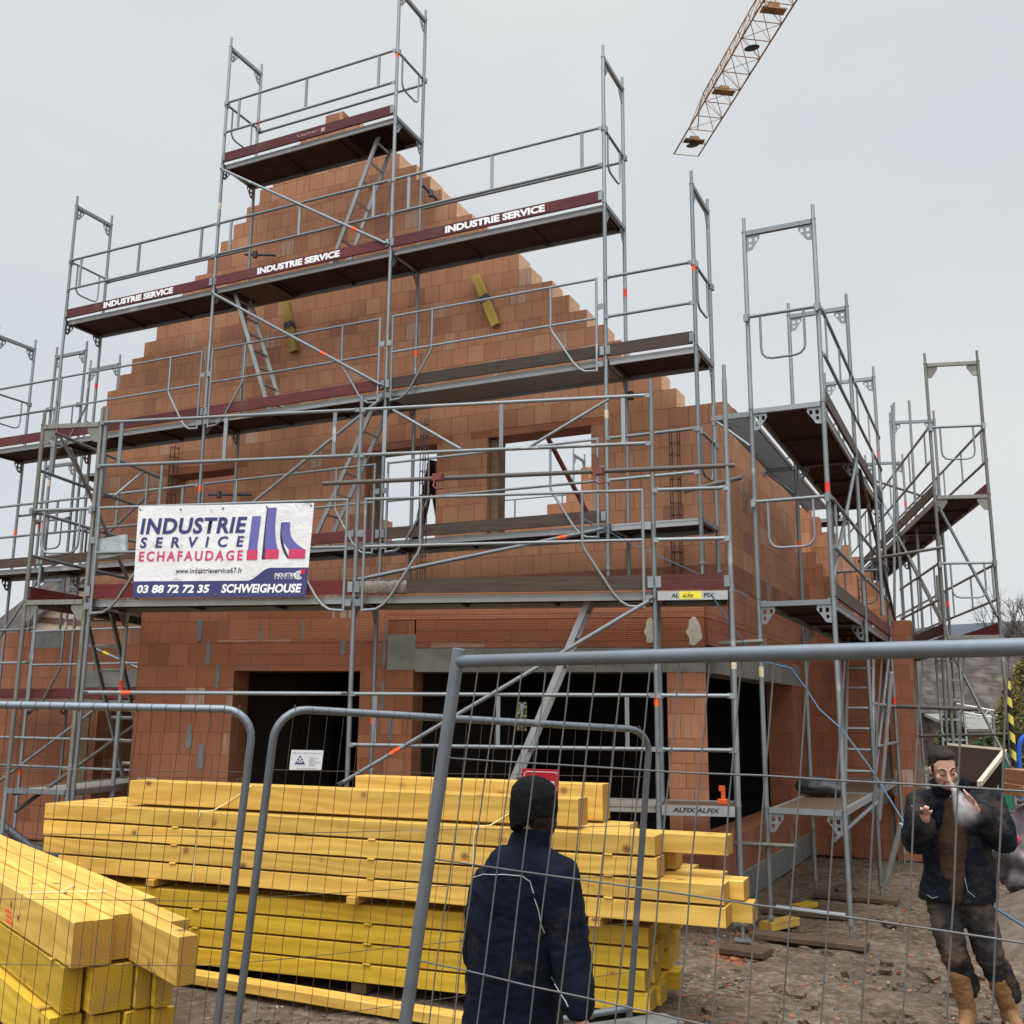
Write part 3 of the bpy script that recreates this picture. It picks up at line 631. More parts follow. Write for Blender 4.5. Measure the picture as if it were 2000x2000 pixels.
# wing that runs back along the right boundary, its front face turned to the street, quoins of grey block
WY = 5.34; wr = V((12.0, WY, 0))
b = MB(); b.box(XR-.3, 12.0, WY, WY+.38, 0, 3.22); b.prism([(0, 0), (0, .38), (6, .38), (6, 0)][::-1], wr+V((0, 0, 0)), BN, (-BD.x, -BD.y, 0), (0, 0, 3.22)); hpart(b, 'wing_wall', 'brick_ground')
b = MB(); b.box(XR-.1, 12.004, WY-.004, WY+.37, 3.224, 3.42); hpart(b, 'wing_rib_course', 'rib_block')
for z0, z1 in [(.1, .6), (.98, 1.44), (1.9, 2.42)]:
    b = MB(); b.box(11.55, 12.006, WY-.006, WY+.2, z0, z1); hpart(b, 'corner_block', 'grout')
b = MB(); b.box(11.42, 12.005, WY-.007, WY+.2, 2.98, 3.18); hpart(b, 'corner_block', 'grout')
# stepped rear wall that shows behind the side scaffold
def steps(name, Y, th, x0, pts, zb):
    b = MB(); xp = x0
    for px, py in pts: q = onY(px, py, Y); b.box(xp, q.x, Y, Y+th, zb, q.z); xp = q.x
    return hpart(b, name, 'brick_orange')
steps('rear_steps', 9.6, .3, 9.7, [(1577, 990), (1599, 1009), (1628, 1038), (1659, 1064), (1680, 1087), (1700, 1112), (1722, 1137), (1738, 1166)], 3.2)
steps('wing_steps', WY+.002, .3, 10.2, [(1593, 1078), (1606, 1101), (1619, 1125), (1640, 1150), (1664, 1175)], 3.424)
# lower part left of the bay: wall on the gable line with opening, lintel and wooden frame
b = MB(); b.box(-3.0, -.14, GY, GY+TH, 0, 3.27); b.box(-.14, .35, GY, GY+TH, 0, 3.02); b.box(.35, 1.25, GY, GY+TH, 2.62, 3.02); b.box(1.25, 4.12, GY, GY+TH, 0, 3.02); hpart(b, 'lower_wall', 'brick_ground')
b = MB(); b.box(-.1, 1.5, GY-.012, GY+.3, 2.36, 2.62); hpart(b, 'lower_lintel', 'concrete')
b = MB(); b.box(.05, .2, GY-.02, GY+.2, 0, 2.35); hpart(b, 'opening_post', 'timber_old')
b = MB(); b.box(-1.2, -.55, GY-.006, GY+.2, 3.0, 3.28); hpart(b, 'mortar_patch', 'grout')
# starter bars and column cages
def rebar(name, x, y, z0, z1, w, label, group='rebar cages'):
    b = MB()
    for dx in (0, w):
        for dy in (0, w): b.tube((dx, dy, 0), (dx, dy, z1-z0), .0065, 5)
    z = .12
    while z < z1-z0:
        for p, q in (((0, 0), (w, 0)), ((w, 0), (w, w)), ((w, w), (0, w)), ((0, w), (0, 0))): b.tube((p[0], p[1], z), (q[0], q[1], z), .005, 5)
        z += .15
    o = b.build(name, 'rebar'); o.location = (x, y, z0); tag(o, label, 'rebar cage', group); return o
rebar('rebar_cage', 9.72, .82, 3.5, 5.45, .10, 'tall thin rebar cage standing before the right end of the gable')
rebar('rebar_cage', 6.9, -.35, 3.45, 5.6, .07, 'thin rebar cage beside the middle upright, before the middle window')
rebar('rebar_cage', 1.62, .85, 4.3, 6.1, .09, 'thin rebar cage before the left window of the gable')
rebar('rebar_cage', 11.05, 7.4, 3.3, 4.4, .12, 'small rebar cage on the low wing wall behind the side scaffold')
# timber cleats bolted to the gable
for x0, z0, x1, z1, lab in [(6.93, 8.02, 7.27, 7.22, 'yellow timber cleat slanting on the right half of the gable'), (3.62, 8.2, 3.86, 7.36, 'yellow timber cleat hanging on the left half of the gable')]:
    p, q = V((x0, .97, z0)), V((x1, .95, z1)); L = (q-p).length; b = MB(); b.cbox(0, L, -.04, .04, -.06, .06, .004); o = b.build('timber_cleat', 'timber_wall')
    d = (q-p).normalized(); a = V((0, 1, 0)); cc = d.cross(a).normalized(); a = cc.cross(d)
    o.matrix_world = Matrix(((d.x, a.x, cc.x, p.x), (d.y, a.y, cc.y, p.y), (d.z, a.z, cc.z, p.z), (0, 0, 0, 1))); tag(o, lab, 'timber cleat', 'timber cleats on the gable')
    s = MB(); s.box(L*.42, L*.53, -.05, .05, -.07, .07); s.build('wire_tie', 'dark_steel', o)
# ------------------------------------------------------------------ scaffolds
Q = PI/2
LIFT = {0.16: 'at the ground', 1.16: 'above the ground', 2.16: 'below the first deck', 4.16: 'above the first deck', 6.16: 'above the second deck', 8.16: 'above the lettered deck', 10.16: 'above the top deck'}
FN = 3
def frame(x, y, z, rz, label, H=2.0, old=False, gus=True, jack=False, group='scaffold frames'):
    global FN; FN += 1; tp = [None, ('orange_tape', 0, .9), None, ('cream_tape', 0, 1.25), ('red_tape', W, 1.05), None, ('orange_tape', W, .7)][FN % 7] if H > 1.5 and not old else None
    return inst(('frame', H, old, gus, jack, tp), lambda: mk_frame(H, old, gus, jack, tp), label, 'scaffold frame', (x, y, z), rz, group)
def single(p, label, H=2.0, group='scaffold standards'): return inst(('single', H), lambda: mk_single(H), label, 'scaffold post', p, 0, group)
def deck(p, rz, L, label, kind='ply', group='scaffold decks'): return inst(('deck', L, kind), lambda: mk_deck(L, kind), label, 'scaffold deck', p, rz, group)
def toe(p, rz, L, label, mat='wine_board', group='scaffold toe boards'): return inst(('toe', L, mat), lambda: mk_toe(L, mat), label, 'toe board', p, rz, group)
def dbl(p, rz, L, label, diag=False, group='double guard rails'): return inst(('dbl', L, diag), lambda: mk_double(L, diag), label, 'guard rail', p, rz, group)
def rail(p, rz, L, label, group='single guard rails'): return inst(('rail', L), lambda: mk_single_rail(L), label, 'guard rail', p, rz, group)
def adv(p, rz, L, label, group='bent leg guard rails'): return inst(('adv', L), lambda: mk_advance(L), label, 'guard rail', p, rz, group)
def endg(p, rz, label, group='end guards'): return inst('end', mk_end, label, 'end guard', p, rz, group)

# A: scaffold along the gable. outer row y=0, inner row y=.73
AX = [-1.57, 0, 3.07, 6.14, 9.21, 10.30]
AN = ['outermost column beyond the bricks', 'column above the return bay', 'column between banner bay and ladder bay', 'column between ladder bay and window bay', 'column between window bay and corner bay', 'column by the house corner']
ATOP = [8.16, 10.16, 12.16, 12.16, 10.16, 8.16]; ABASE = [.16, .16, .16, 4.16, 4.16, 4.16]
for i, x in enumerate(AX):
    z = ABASE[i]
    while z < ATOP[i]-.1:
        frame(x, 0, z, Q, f'galvanised scaffold frame, {AN[i]}, {LIFT[z]}', jack=(z == .16)); z += 2
    if ABASE[i] > 1:
        frame(x, 0, 3.66, Q, f'short scaffold frame, {AN[i]}, standing on the ledge', H=.5, gus=False, jack=True)
AB = ['outermost bay', 'banner bay', 'ladder bay', 'window bay', 'narrow corner bay']
AL = {4.16: 'first deck', 6.16: 'second deck', 8.16: 'third, lettered deck', 10.16: 'topmost deck'}
def blen(i): return round(AX[i+1]-AX[i], 2)
for z, bays in ((4.16, (0, 1, 2, 3, 4)), (6.16, (0, 1, 2, 3, 4)), (8.16, (1, 2, 3)), (10.16, (2,))):
    for i in bays:
        L = blen(i); kind = 'alu' if (z, i) == (6.16, 3) else 'ply'
        deck((AX[i], 0, z-.02), 0, L, f'{"ribbed aluminium" if kind == "alu" else "dark plywood"} scaffold deck in the {AB[i]} of the gable scaffold, {AL[z]}', kind)
        if (z, i) == (4.16, 4): continue
        mat = 'wine_board' if z > 8 or (z == 6.16 and i < 3) or (z, i) == (4.16, 2) else 'grey_board'
        t = toe((AX[i], -.02, z), 0, L, f'{"wine red" if mat == "wine_board" else "weathered brown"} toe board in the {AB[i]} of the gable scaffold, {AL[z]}', mat)
        if z == 8.16:
            u0 = (.87, .83, .86)[i-1]; txt('INDUSTRIE SERVICE', 'lettering', 'white_paint', t, (u0, -.0165, .034), (1, 0, 0), (0, 0, 1), 1.43, .100, .05, 0)
        if z == 10.16:
            txt('Layher', 'lettering', 'pink_paint', t, (1.42, -.0165, .05), (1, 0, 0), (0, 0, 1), .37, .055); b = MB(); b.box(1.84, 1.90, -.0185, -.0165, .045, .105); b.build('printed_mark', 'pink_paint', t)
# guard rails
R = 1.0
for i in (1, 2, 3): dbl((AX[i], -.035, 8.16+R), 0, blen(i), f'double guard rail above the lettered deck, {AB[i]} of the gable scaffold')
dbl((AX[2], -.035, 10.16+R), 0, blen(2), 'double guard rail around the topmost deck, street side of the gable scaffold')
for i in (1, 3): rail((AX[i], W+.03, 8.16+.95), 0, blen(i), f'inner guard rail tube beside the brick steps, lettered deck, {AB[i]}')
rail((AX[2], W+.03, 10.16+.95), 0, blen(2), 'inner guard rail tube at the back of the topmost deck')
for i in (1, 2, 3): adv((AX[i], -.04, 6.16+R), 0, blen(i), f'bent leg guard rail hung on the second deck, {AB[i]} of the gable scaffold')
for i in (2, 3): adv((AX[i], -.04, 4.16+R), 0, blen(i), f'bent leg guard rail before the windows, first deck, {AB[i]} of the gable scaffold')
for i, z in ((0, 6.16), (4, 6.16), (0, 4.16), (4, 4.16)):
    for h, nm in ((1.0, 'upper'), (.5, 'lower')):
        rail((AX[i], -.03, z+h), 0, blen(i), f'{nm} guard rail tube, {AL[z]}, {AB[i]} of the gable scaffold')
dbl((AX[1], -.035, 4.16+R), 0, blen(1), 'double guard rail behind the banner, first deck of the gable scaffold')
for i, z, nm in ((1, 8.16, 'low end of the lettered deck beyond the bricks'), (4, 8.16, 'end of the lettered deck over the window bay'), (2, 10.16, 'left end of the topmost deck'), (3, 10.16, 'right end of the topmost deck'), (5, 6.16, 'right end of the second deck'), (0, 6.16, 'far left end of the second deck'), (5, 4.16, 'right end of the first deck')):
    endg((AX[i], 0, z+R), Q, f'hooped end guard closing the {nm}, gable scaffold')
# bracing of the gable scaffold
brace('brace_tube', (AX[2], -.05, 10.06), (AX[3], -.05, 8.2), 'diagonal brace under the topmost deck, orange mark near its lower end', tape=(.80, 'orange_tape'))
brace('brace_tube', (AX[2], -.05, 8.06), (AX[3], -.05, 6.2), 'diagonal brace under the lettered deck crossing the ladder, orange marks on it', tape=(.66, 'orange_tape'))
brace('brace_tube', (AX[2], -.05, 4.2), (AX[3], -.05, 6.06), 'diagonal brace rising from behind the banner to the second deck')
brace('brace_tube', (.1, .80, 4.5), (1.3, .80, 5.35), 'thin pale brace beside the left window of the gable')
# ladders inside the gable scaffold
def ladder(base, top, side, label, w=.34, mat='aluminium'):
    L = (V(top)-V(base)).length; key = ('ladder', round(L, 2), w, mat)
    if key not in PROTO: o = PROTO[key] = mk_ladder(L, w, None, mat)
    else: o = copy_tree(PROTO[key])
    orient(o, base, top, side); return tag(o, label, 'ladder', 'scaffold ladders')
ladder((4.95, .25, 8.18), (5.72, .25, 10.12), (0, 1, 0), 'aluminium ladder rising to the hatch in the topmost deck')
ladder((4.08, .2, 6.18), (3.30, .2, 8.12), (0, 1, 0), 'aluminium ladder rising to the lettered deck before the yellow cleat')
ladder((4.90, .2, 4.18), (5.85, .2, 6.1), (0, 1, 0), 'aluminium ladder rising from the first to the second deck beside the middle window')
b = MB(); b.box(0, .62, .0, .60, 0, .02); o = b.build('hatch_flap', 'plank_wet'); o.location = (3.42, .09, 8.08); tag(o, 'worn wooden hatch flap under the lettered deck beside the ladder', 'hatch')
b = MB(); b.box(0, .6, .0, .58, 0, .02); o = b.build('hatch_flap', 'brown_ply'); o.location = (5.3, .08, 10.07); tag(o, 'dark wooden hatch flap under the topmost deck beside the ladder', 'hatch')
# wall ties
def tie(p, q, label):
    o = brace('wall_tie', p, q, label, 'wall tie', .02, 'dark_steel', None, 'scaffold wall ties', False); c = MB(); d = (V(q)-V(p)).normalized(); c.tube(d*.22-V((0, 0, .05)), d*.22+V((0, 0, .05)), .038, 8); c.build('coupler', 'dark_steel', o); return o
tie((2.95, .66, 9.0), (3.45, .98, 9.02), 'wall tie on the third column just above the lettered deck, left')
tie((6.14, .70, 9.5), (6.3, 1.03, 9.3), 'wall tie on the fourth column before the brick steps')
tie((2.55, .66, 5.2), (3.25, .98, 5.2), 'wall tie beside the left window of the gable')
tie((9.05, .70, 5.9), (9.6, .8, 5.9), 'wall tie above the right window of the gable')
tie((-.1, .70, 5.4), (.45, 1.0, 5.4), 'wall tie near the left corner of the gable')

# B: scaffold along the street front; E: return bay at its left end
BZ = 1.19; BS = [0, 3.07, 6.14, 6.87]; BNM = ['row beside the return bay', 'row beside the banner', 'row by the wine board', 'corner row']
for i, s in enumerate(BS):
    o_ = .0
    p = Bp(s+(.06 if i == 0 else 0), o_)
    frame(p.x, p.y, .19, BA+Q, f'short scaffold frame at the foot of the street scaffold, {BNM[i]}', H=1.0, gus=False, jack=True)
    frame(p.x, p.y, 1.19, BA+Q, f'galvanised scaffold frame under the banner deck, {BNM[i]} of the street scaffold')
    single(Bp(s+(.06 if i == 0 else 0), 0, 3.19), f'single scaffold post above the banner deck, {BNM[i]} of the street scaffold', H=2.0 if i < 3 else 2.12)
BBAY = ['banner bay', 'bay with the wrapped board', 'narrow corner bay']
for i in range(3):
    L = round(BS[i+1]-BS[i], 2)
    deck(Bp(BS[i], 0, 3.17), BA, L, f'aluminium edged scaffold deck at banner height, {BBAY[i]} of the street scaffold')
    mat = ('red_board', 'grey_board', 'wine_board')[i]
    t = toe(Bp(BS[i], -.02, 3.19), BA, L, f'{("red", "weathered brown", "wine red")[i]} toe board at banner height, {BBAY[i]} of the street scaffold', mat)
    if i > 0: deck(Bp(BS[i], 0, 1.17), BA, L, f'low scaffold deck before the corner opening, {BBAY[i]} of the street scaffold', 'grey' if i == 1 else 'wet')
for i in range(2):
    adv(Bp(BS[i], -.04, 4.19), BA, 3.07, f'bent leg guard rail at banner height, {BBAY[i]} of the street scaffold')
dbl(Bp(0, -.035, 5.17), BA, 3.07, 'double guard rail at the top of the street scaffold, banner bay')
dbl(Bp(3.07, -.035, 5.17), BA, 3.07, 'stained double guard rail with slanting stiffeners at the top of the street scaffold', True)
for h, nm in ((4.19, 'upper'), (3.69, 'lower')): rail(Bp(6.14, -.03, h), BA, .73, f'{nm} short guard tube at the right end of the street scaffold, banner height')
for h, nm in ((2.19, 'upper'), (1.69, 'lower')): rail(Bp(6.14, -.03, h), BA, .73, f'{nm} short guard tube before the brick pier, low deck')
dbl(Bp(3.07, -.035, 2.19), BA, 3.07, 'double guard rail before the dark corner opening, middle bay of the street scaffold')
brace('brace_tube', Bp(.1, -.03, 2.19), Bp(3.05, -.03, 2.19), 'pale horizontal tube before the dark doorway with orange mark', tape=(.15, 'orange_tape'))
brace('brace_tube', Bp(3.0, -.05, 1.3), Bp(6.14, -.05, 3.12), 'long diagonal brace before the corner opening, orange mark low down', tape=(.17, 'orange_tape'))
brace('brace_tube', Bp(3.0, .03, 3.34), (9.22, -.04, 4.1), 'slanting tube from the street scaffold up to the first gable deck, orange mark', tape=(.79, 'orange_tape'))
brace('brace_tube', Bp(2.65, -.10, 4.36), Bp(7.0, .0, 4.42), 'dark rusty tube across the street scaffold with two couplers', r=.024, mat='rusty_tube', flat=False)
for s in (3.98, 5.62):
    b = MB(); b.box(-.05, .05, -.04, .04, -.035, .035); b.path([(-.02, -.02, .02), (-.03, -.05, -.1), (.02, -.06, -.14), (.09, -.06, -.13)], .01, 6); b.tube((0, -.02, 0), (.0, -.03, .14), .009, 6)
    o = b.build('tube_coupler', 'rust_red'); o.location = Bp(s, -.16, 4.37); tag(o, f'rusty coupler clamped on the dark tube, {"left" if s < 5 else "right"} of two', 'coupler', 'couplers on the dark tube')
# ALFIX deck edges
for z, L0, nm in ((3.19, .73, 'yellow'), (1.19, .73, 'grey')):
    b = MB(); b.box(0, .665, -.012, .0, -.075, .012); o = b.build('deck_edge_plate', 'aluminium'); o.location = Bp(6.17, -.03, z-.02); o.rotation_euler = (0, 0, BA)
    tag(o, f'lettered deck edge plate {"with yellow sticker under the wine board" if nm == "yellow" else "twice, on the low deck before the pier"}', 'deck edge', 'lettered deck edges')
    if nm == 'yellow':
        txt('AL', 'lettering', 'black_paint', o, (.13, -.0125, -.05), (1, 0, 0), (0, 0, 1), .07, .04, .03, .2); k = MB(); k.box(.21, .42, -.0145, -.0125, -.066, .008); k.build('sticker', 'yellow_tape', o)
        txt('ALFIX', 'lettering', 'black_paint', o, (.235, -.015, -.05), (1, 0, 0), (0, 0, 1), .11, .03, .02, .2); txt('FIX', 'lettering', 'black_paint', o, (.44, -.0125, -.05), (1, 0, 0), (0, 0, 1), .10, .04, .03, .1)
    else: txt('ALFIX ALFIX', 'lettering', 'black_paint', o, (.10, -.0125, -.045), (1, 0, 0), (0, 0, 1), .43, .042, .03, .2)
p, q = onZ(1066, 1500, 1.25), V((9.73, -1.06, 3.14))
p = Bp(4.62, .3, 1.2); q = Bp(5.46, .3, 3.16)
ladder(p, q, BN, 'aluminium ladder seen edge on before the corner opening')
# clear film wrapped round the toe board
b = MB(); n = 26; vs = []
for i in range(n+1):
    for j in range(9):
        a = j/8*2*PI; k = .009*mnoise.noise(V((i*.6, j*.9, 0))); vs.append((i*.50/n, -.021*math.sin(a)-(.004+k)*(1 if math.sin(a) > 0 else -.6), .082+(.078+k)*math.cos(a)))
b.add(vs, [(i*9+j, i*9+j+1, i*9+10+j, i*9+9+j) for i in range(n) for j in range(8)], True); o = b.build('plastic_wrap', 'clear_film'); o.location = Bp(3.14, -.02, 3.19); o.rotation_euler = (0, 0, BA); tag(o, 'crumpled clear plastic film wrapped round the brown toe board', 'plastic film')
# E: return bay
EL = 2.57
for k, nm in ((0, 'front'), (1, 'rear')):
    p = Bp(-.73, EL*k); old = k == 0
    frame(p.x, p.y, .19, BA, f'short scaffold frame at the foot of the return bay, {nm} end', H=1.0, gus=False, jack=True)
    frame(p.x, p.y, 1.19, BA, f'{"weathered" if old else "galvanised"} scaffold frame of the return bay, {nm} end, lower lift', old=old)
    if old: frame(p.x, p.y, 3.19, BA, f'weathered scaffold frame of the return bay, {nm} end, upper lift', old=old)
    else: single(p+V((0, 0, 3.19)), 'single pale post at the rear corner of the return bay')
p = Bp(0, .0); a = BA+Q
deck(Bp(0, 0, 3.17), a, EL, 'scaffold deck of the return bay at banner height'); deck(Bp(0, 0, 1.17), a, EL, 'low grey plank deck of the return bay', 'grey')
toe(Bp(-.75, 0, 3.19), a, EL, 'red toe board of the return bay at banner height', 'red_board')
toe(V((-1.57, 0, 2.16)), 0, 4.64, 'long red toe board at the lower left behind the fence', 'wine_board')
deck((-1.57, 0, 2.14), 0, 4.64, 'dark scaffold deck at the lower left behind the fence')
o = txt('Layher', 'board_lettering', 'pink_paint', None, (2.05, -.037, 2.205), (1, 0, 0), (0, 0, 1), .42, .07); tag(o, 'faded pale lettering on the long red toe board behind the fence', 'lettering')
dbl(Bp(-.76, 0, 4.19), a, EL, 'double guard rail on the left side of the return bay'); dbl(Bp(-.76, 0, 5.17), a, EL, 'stiffened double guard rail at the top left of the return bay', True)
brace('brace_tube', Bp(-.76, .5, 5.1), Bp(-.70, 2.3, 3.3), 'diagonal brace inside the return bay above the deck', mat='galvanised_old')
endg(Bp(-.73, -.02, 4.19), BA, 'hooped end guard across the front of the return bay')
adv(V((AX[1]-.0, -.06, 3.16)), 0, 3.07, 'bent leg guard rail low at the left behind the return bay')
brace('brace_tube', Bp(-.70, .05, .9), Bp(.9, 1.9, 2.75), 'dark diagonal brace at the lower left beside the brick corner', mat='rusty_tube', flat=False)
brace('brace_tube', V((-1.4, -.05, .35)), V((1.6, -.05, 2.1)), 'long diagonal brace at the lower left behind the fence')
brace('brace_tube', V((.3, .6, 3.05)), V((2.6, .9, 2.2)), 'pale brace with yellow mark beside the lower left ladder', tape=(.2, 'yellow_tape'))
ladder(Bp(-.66, 2.1, 1.2), Bp(-.66, 1.0, 3.15), BD, 'aluminium ladder at the lower left under the return bay')
rail(V((-1.0, -.06, 1.6)), 0, 3.07, 'dark guard tube low at the left behind the fence'); rail(V((-1.2, -.08, 1.2)), 0, 4.64, 'lowest guard tube at the left behind the fence')
b = MB(); b.box(0, .42, -.02, .02, 0, .22); o = b.build('grey_panel', 'shutter_grey'); o.location = Bp(.05, .02, 3.62); o.rotation_euler = (0, -.12, BA-.1); tag(o, 'small blank grey panel wedged at the left end post beside the banner', 'panel')

# C: scaffold along the right side of the house
CXO = 11.73; CYS = [-.5, 2.07, 5.10]; CN = ['front row', 'second row', 'rear row']
for i, y in enumerate(CYS):
    x = CXO-W
    frame(x, y, .14, 0, f'short scaffold frame at the foot of the side scaffold, {CN[i]}', H=1.0, gus=True, jack=True)
    for z, nm in ((1.14, 'lower lift'), (3.16, 'middle lift'), (5.17, 'upper lift')):
        frame(x, y, z, 0, f'galvanised scaffold frame of the side scaffold, {CN[i]}, {nm}')
for i in range(2):
    L = round(CYS[i+1]-CYS[i], 2); p = V((CXO, CYS[i], 0)); nm = ('front bay', 'rear bay')[i]
    for z, zn, kd in ((3.14, 'middle deck', 'ply'), (5.15, 'upper deck', 'ply'), (1.12, 'low deck', 'wet')):
        deck((CXO, CYS[i], z), Q, L, f'{"wet plank" if kd == "wet" else "dark plywood"} {zn} of the side scaffold, {nm}', kd)
    for z, zn in ((3.16, 'middle'), (5.17, 'upper')):
        if z > 5 or i == 0: dbl((CXO+.03, CYS[i], z+1.0), Q, L, f'double guard rail on the {zn} deck of the side scaffold, {nm}')
        mt = 'grey_board' if (z > 5 or i == 0) else 'wine_board'
        toe((CXO+.0, CYS[i], z), Q, L, f'{"weathered brown" if mt == "grey_board" else "wine red"} toe board on the {zn} deck of the side scaffold, {nm}', mt)
rail((CXO+.03, CYS[1], 4.16), Q, 3.03, 'upper guard tube on the middle deck of the side scaffold, rear bay'); rail((CXO+.03, CYS[1], 3.66), Q, 3.03, 'lower guard tube on the middle deck of the side scaffold, rear bay')
# perforated inner console planks
for i in range(2):
    L = round(CYS[i+1]-CYS[i], 2); r = thing('console_plank', f'perforated steel console plank on the wall side of the upper deck, {("front", "rear")[i]} bay', 'console plank', (CXO-W-.04, CYS[i], 5.15), Q, 'console planks')
    b = MB(); n = int(L/.05)
    for k in range(n): b.box(.03+k*.05, .03+k*.05+.026, .02, .31, -.015, 0)
    b.build('tread', 'galvanised', r)
    for yy in (.0, .30): b = MB(); b.box(.02, L-.02, yy, yy+.02, -.05, .0); b.build('edge', 'galvanised', r)
for y, nm in ((CYS[0], 'front'), (CYS[1], 'second')):
    r = thing('console_bracket', f'console bracket carrying the perforated plank, {nm} row of the side scaffold', 'bracket', (CXO-W, y, 5.13), 0, 'console brackets')
    b = MB(); b.box(-.42, -.02, -.02, .02, -.05, 0); b.build('arm', 'galvanised', r); b = MB(); b.tube((-.38, 0, -.05), (-.03, 0, -.36), .016, 8); b.build('strut', 'galvanised', r); b = MB(); b.tube((-.40, 0, -.1), (-.40, 0, .12), .02, 8); b.build('spigot', 'galvanised', r)
endg((CXO-W, CYS[0]-.04, 6.17), 0, 'hooped end guard on the upper deck at the front of the side scaffold'); endg((CXO-W, CYS[0]-.04, 4.16), 0, 'hooped end guard on the middle deck at the front of the side scaffold')
endg((CXO-W, CYS[2], 4.16), 0, 'hooped end guard on the middle deck at the rear of the side scaffold')
brace('brace_tube', (CXO+.05, CYS[1]-.1, 5.0), (CXO+.05, 6.2, 3.1), 'dark diagonal brace on the side scaffold below the upper deck', mat='rusty_tube')
brace('brace_tube', (10.96, -.62, 4.42), (10.1, -.05, 4.44), 'short tube tying the gable scaffold to the side scaffold', r=.024, mat='galvanised_old', flat=False)
brace('brace_tube', (10.55, -.60, 2.72), (11.1, -.55, 2.74), 'short tie tube before the corner beam', r=.022, mat='galvanised_old', flat=False)
brace('brace_tube', (10.55, -.52, .78), (11.35, -.58, .80), 'short tie tube low before the side wall, under the wet deck', r=.022, mat='galvanised_old', flat=False)
brace('brace_tube', (10.99, -.45, .22), (11.75, -.5, .20), 'low foot tube of the side scaffold just above the mud', flat=False)
brace('brace_tube', (11.6, -.45, .85), (11.76, 2.1, 1.05), 'low tube slanting along the side scaffold under the wet deck', flat=False)
brace('push_pull_prop', at(1742, 1302, 10.9), at(1716, 1612, 11.0), 'bright aluminium prop leaning against the wing wall', 'prop', .022, 'aluminium', None, 'raking props', False)
brace('push_pull_prop', at(1764, 1598, 10.0), at(1726, 1738, 10.1), 'short bright raking prop behind the smoking man', 'prop', .03, 'aluminium', None, 'raking props', False)
ladder((11.25, 3.2, 1.16), (11.25, 4.3, 3.3), (1, 0, 0), 'wooden looking ladder leaning on the wing wall inside the side scaffold')
dbl((CXO+.03, CYS[0]+2.57, 2.16), Q, 3.03, 'double guard rail on the low deck of the side scaffold, rear bay')
single((CXO+.12, CYS[1]+.9, 3.3), 'single loose pale post beside the middle deck of the side scaffold')

# D: scaffold of the wing, running back along the boundary
D0 = V((12.49, 4.80, 0)); DN = ['front row', 'second row', 'third row', 'rear row']
for k in range(4):
    p = D0+BN*3.07*k
    for z, nm in ((.15, 'foot'), (1.15, 'low lift'), (3.16, 'middle lift'), (5.17, 'upper lift')):
        if k == 3 and z < 3: continue
        if z < 1: frame(p.x, p.y, z, BA, f'short scaffold frame at the foot of the boundary scaffold, {DN[k]}', H=1.0, gus=False, jack=True, group='boundary scaffold frames')
        else: frame(p.x, p.y, z, BA, f'{"weathered" if k == 0 else "galvanised"} scaffold frame of the boundary scaffold, {DN[k]}, {nm}', old=(k == 0), group='boundary scaffold frames')
DB = ['front bay', 'middle bay', 'rear bay']; DR = D0+BD*W; DBN = BA+Q
for k in range(3):
    p = DR+BN*3.07*k
    for z, nm in ((3.14, 'middle deck'), (5.15, 'upper deck')):
        deck(p+V((0, 0, z)), DBN, 3.07, f'dark {nm} of the boundary scaffold, {DB[k]}')
        toe(p+V((0, 0, z+.02)), DBN, 3.07, f'wine red toe board on the right of the {nm}, boundary scaffold, {DB[k]}', 'red_board')
        toe(D0+BN*3.07*k+V((0, 0, z+.02)), DBN, 3.07, f'brown toe board on the left of the {nm}, boundary scaffold, {DB[k]}', 'grey_board')
        dbl(p+BD*.03+V((0, 0, z+1.02)), DBN, 3.07, f'double guard rail on the right of the {nm}, boundary scaffold, {DB[k]}')
        if z > 5 or k == 0: dbl(D0+BN*3.07*k-BD*.03+V((0, 0, z+1.02)), DBN, 3.07, f'double guard rail on the left of the {nm}, boundary scaffold, {DB[k]}')
endg(D0+V((0, -.05, 6.17)), BA, 'hooped end guard on the upper deck at the front of the boundary scaffold'); endg(D0+V((0, -.05, 4.16)), BA, 'hooped end guard on the middle deck at the front of the boundary scaffold')
brace('brace_tube', D0+BN*.05+V((.05, -.05, 5.0)), DR+V((0, -.05, 3.35)), 'diagonal brace across the front of the boundary scaffold')
brace('brace_tube', (11.3, 4.95, 4.28), (12.62, 4.75, 4.40), 'horizontal tube joining the side scaffold and the boundary scaffold', r=.024, mat='galvanised_old', flat=False)
brace('brace_tube', (11.5, 4.9, 2.17), (12.9, 4.7, 2.12), 'dark horizontal tube before the wing corner at head height', r=.03, mat='rusty_tube', flat=False)
brace('brace_tube', (12.0, 4.9, 1.75), (13.3, 4.98, 1.80), 'reddish guard tube low on the boundary scaffold', mat='rusty_tube')
p = DR+V((.035, -.06, 0)); b = MB()
b.tube((0, 0, 0), (.0, 0, 1.45), .034, 8); o = b.build('hazard_sleeve', 'hazard_tape'); o.location = p+V((0, 0, 1.1)); tag(o, 'black and yellow hazard tape wound on the far right post', 'hazard tape')
ladder((12.3, 6.2, .3), (12.25, 6.6, 3.0), (.96, .25, 0), 'aluminium ladder standing inside the boundary scaffold')

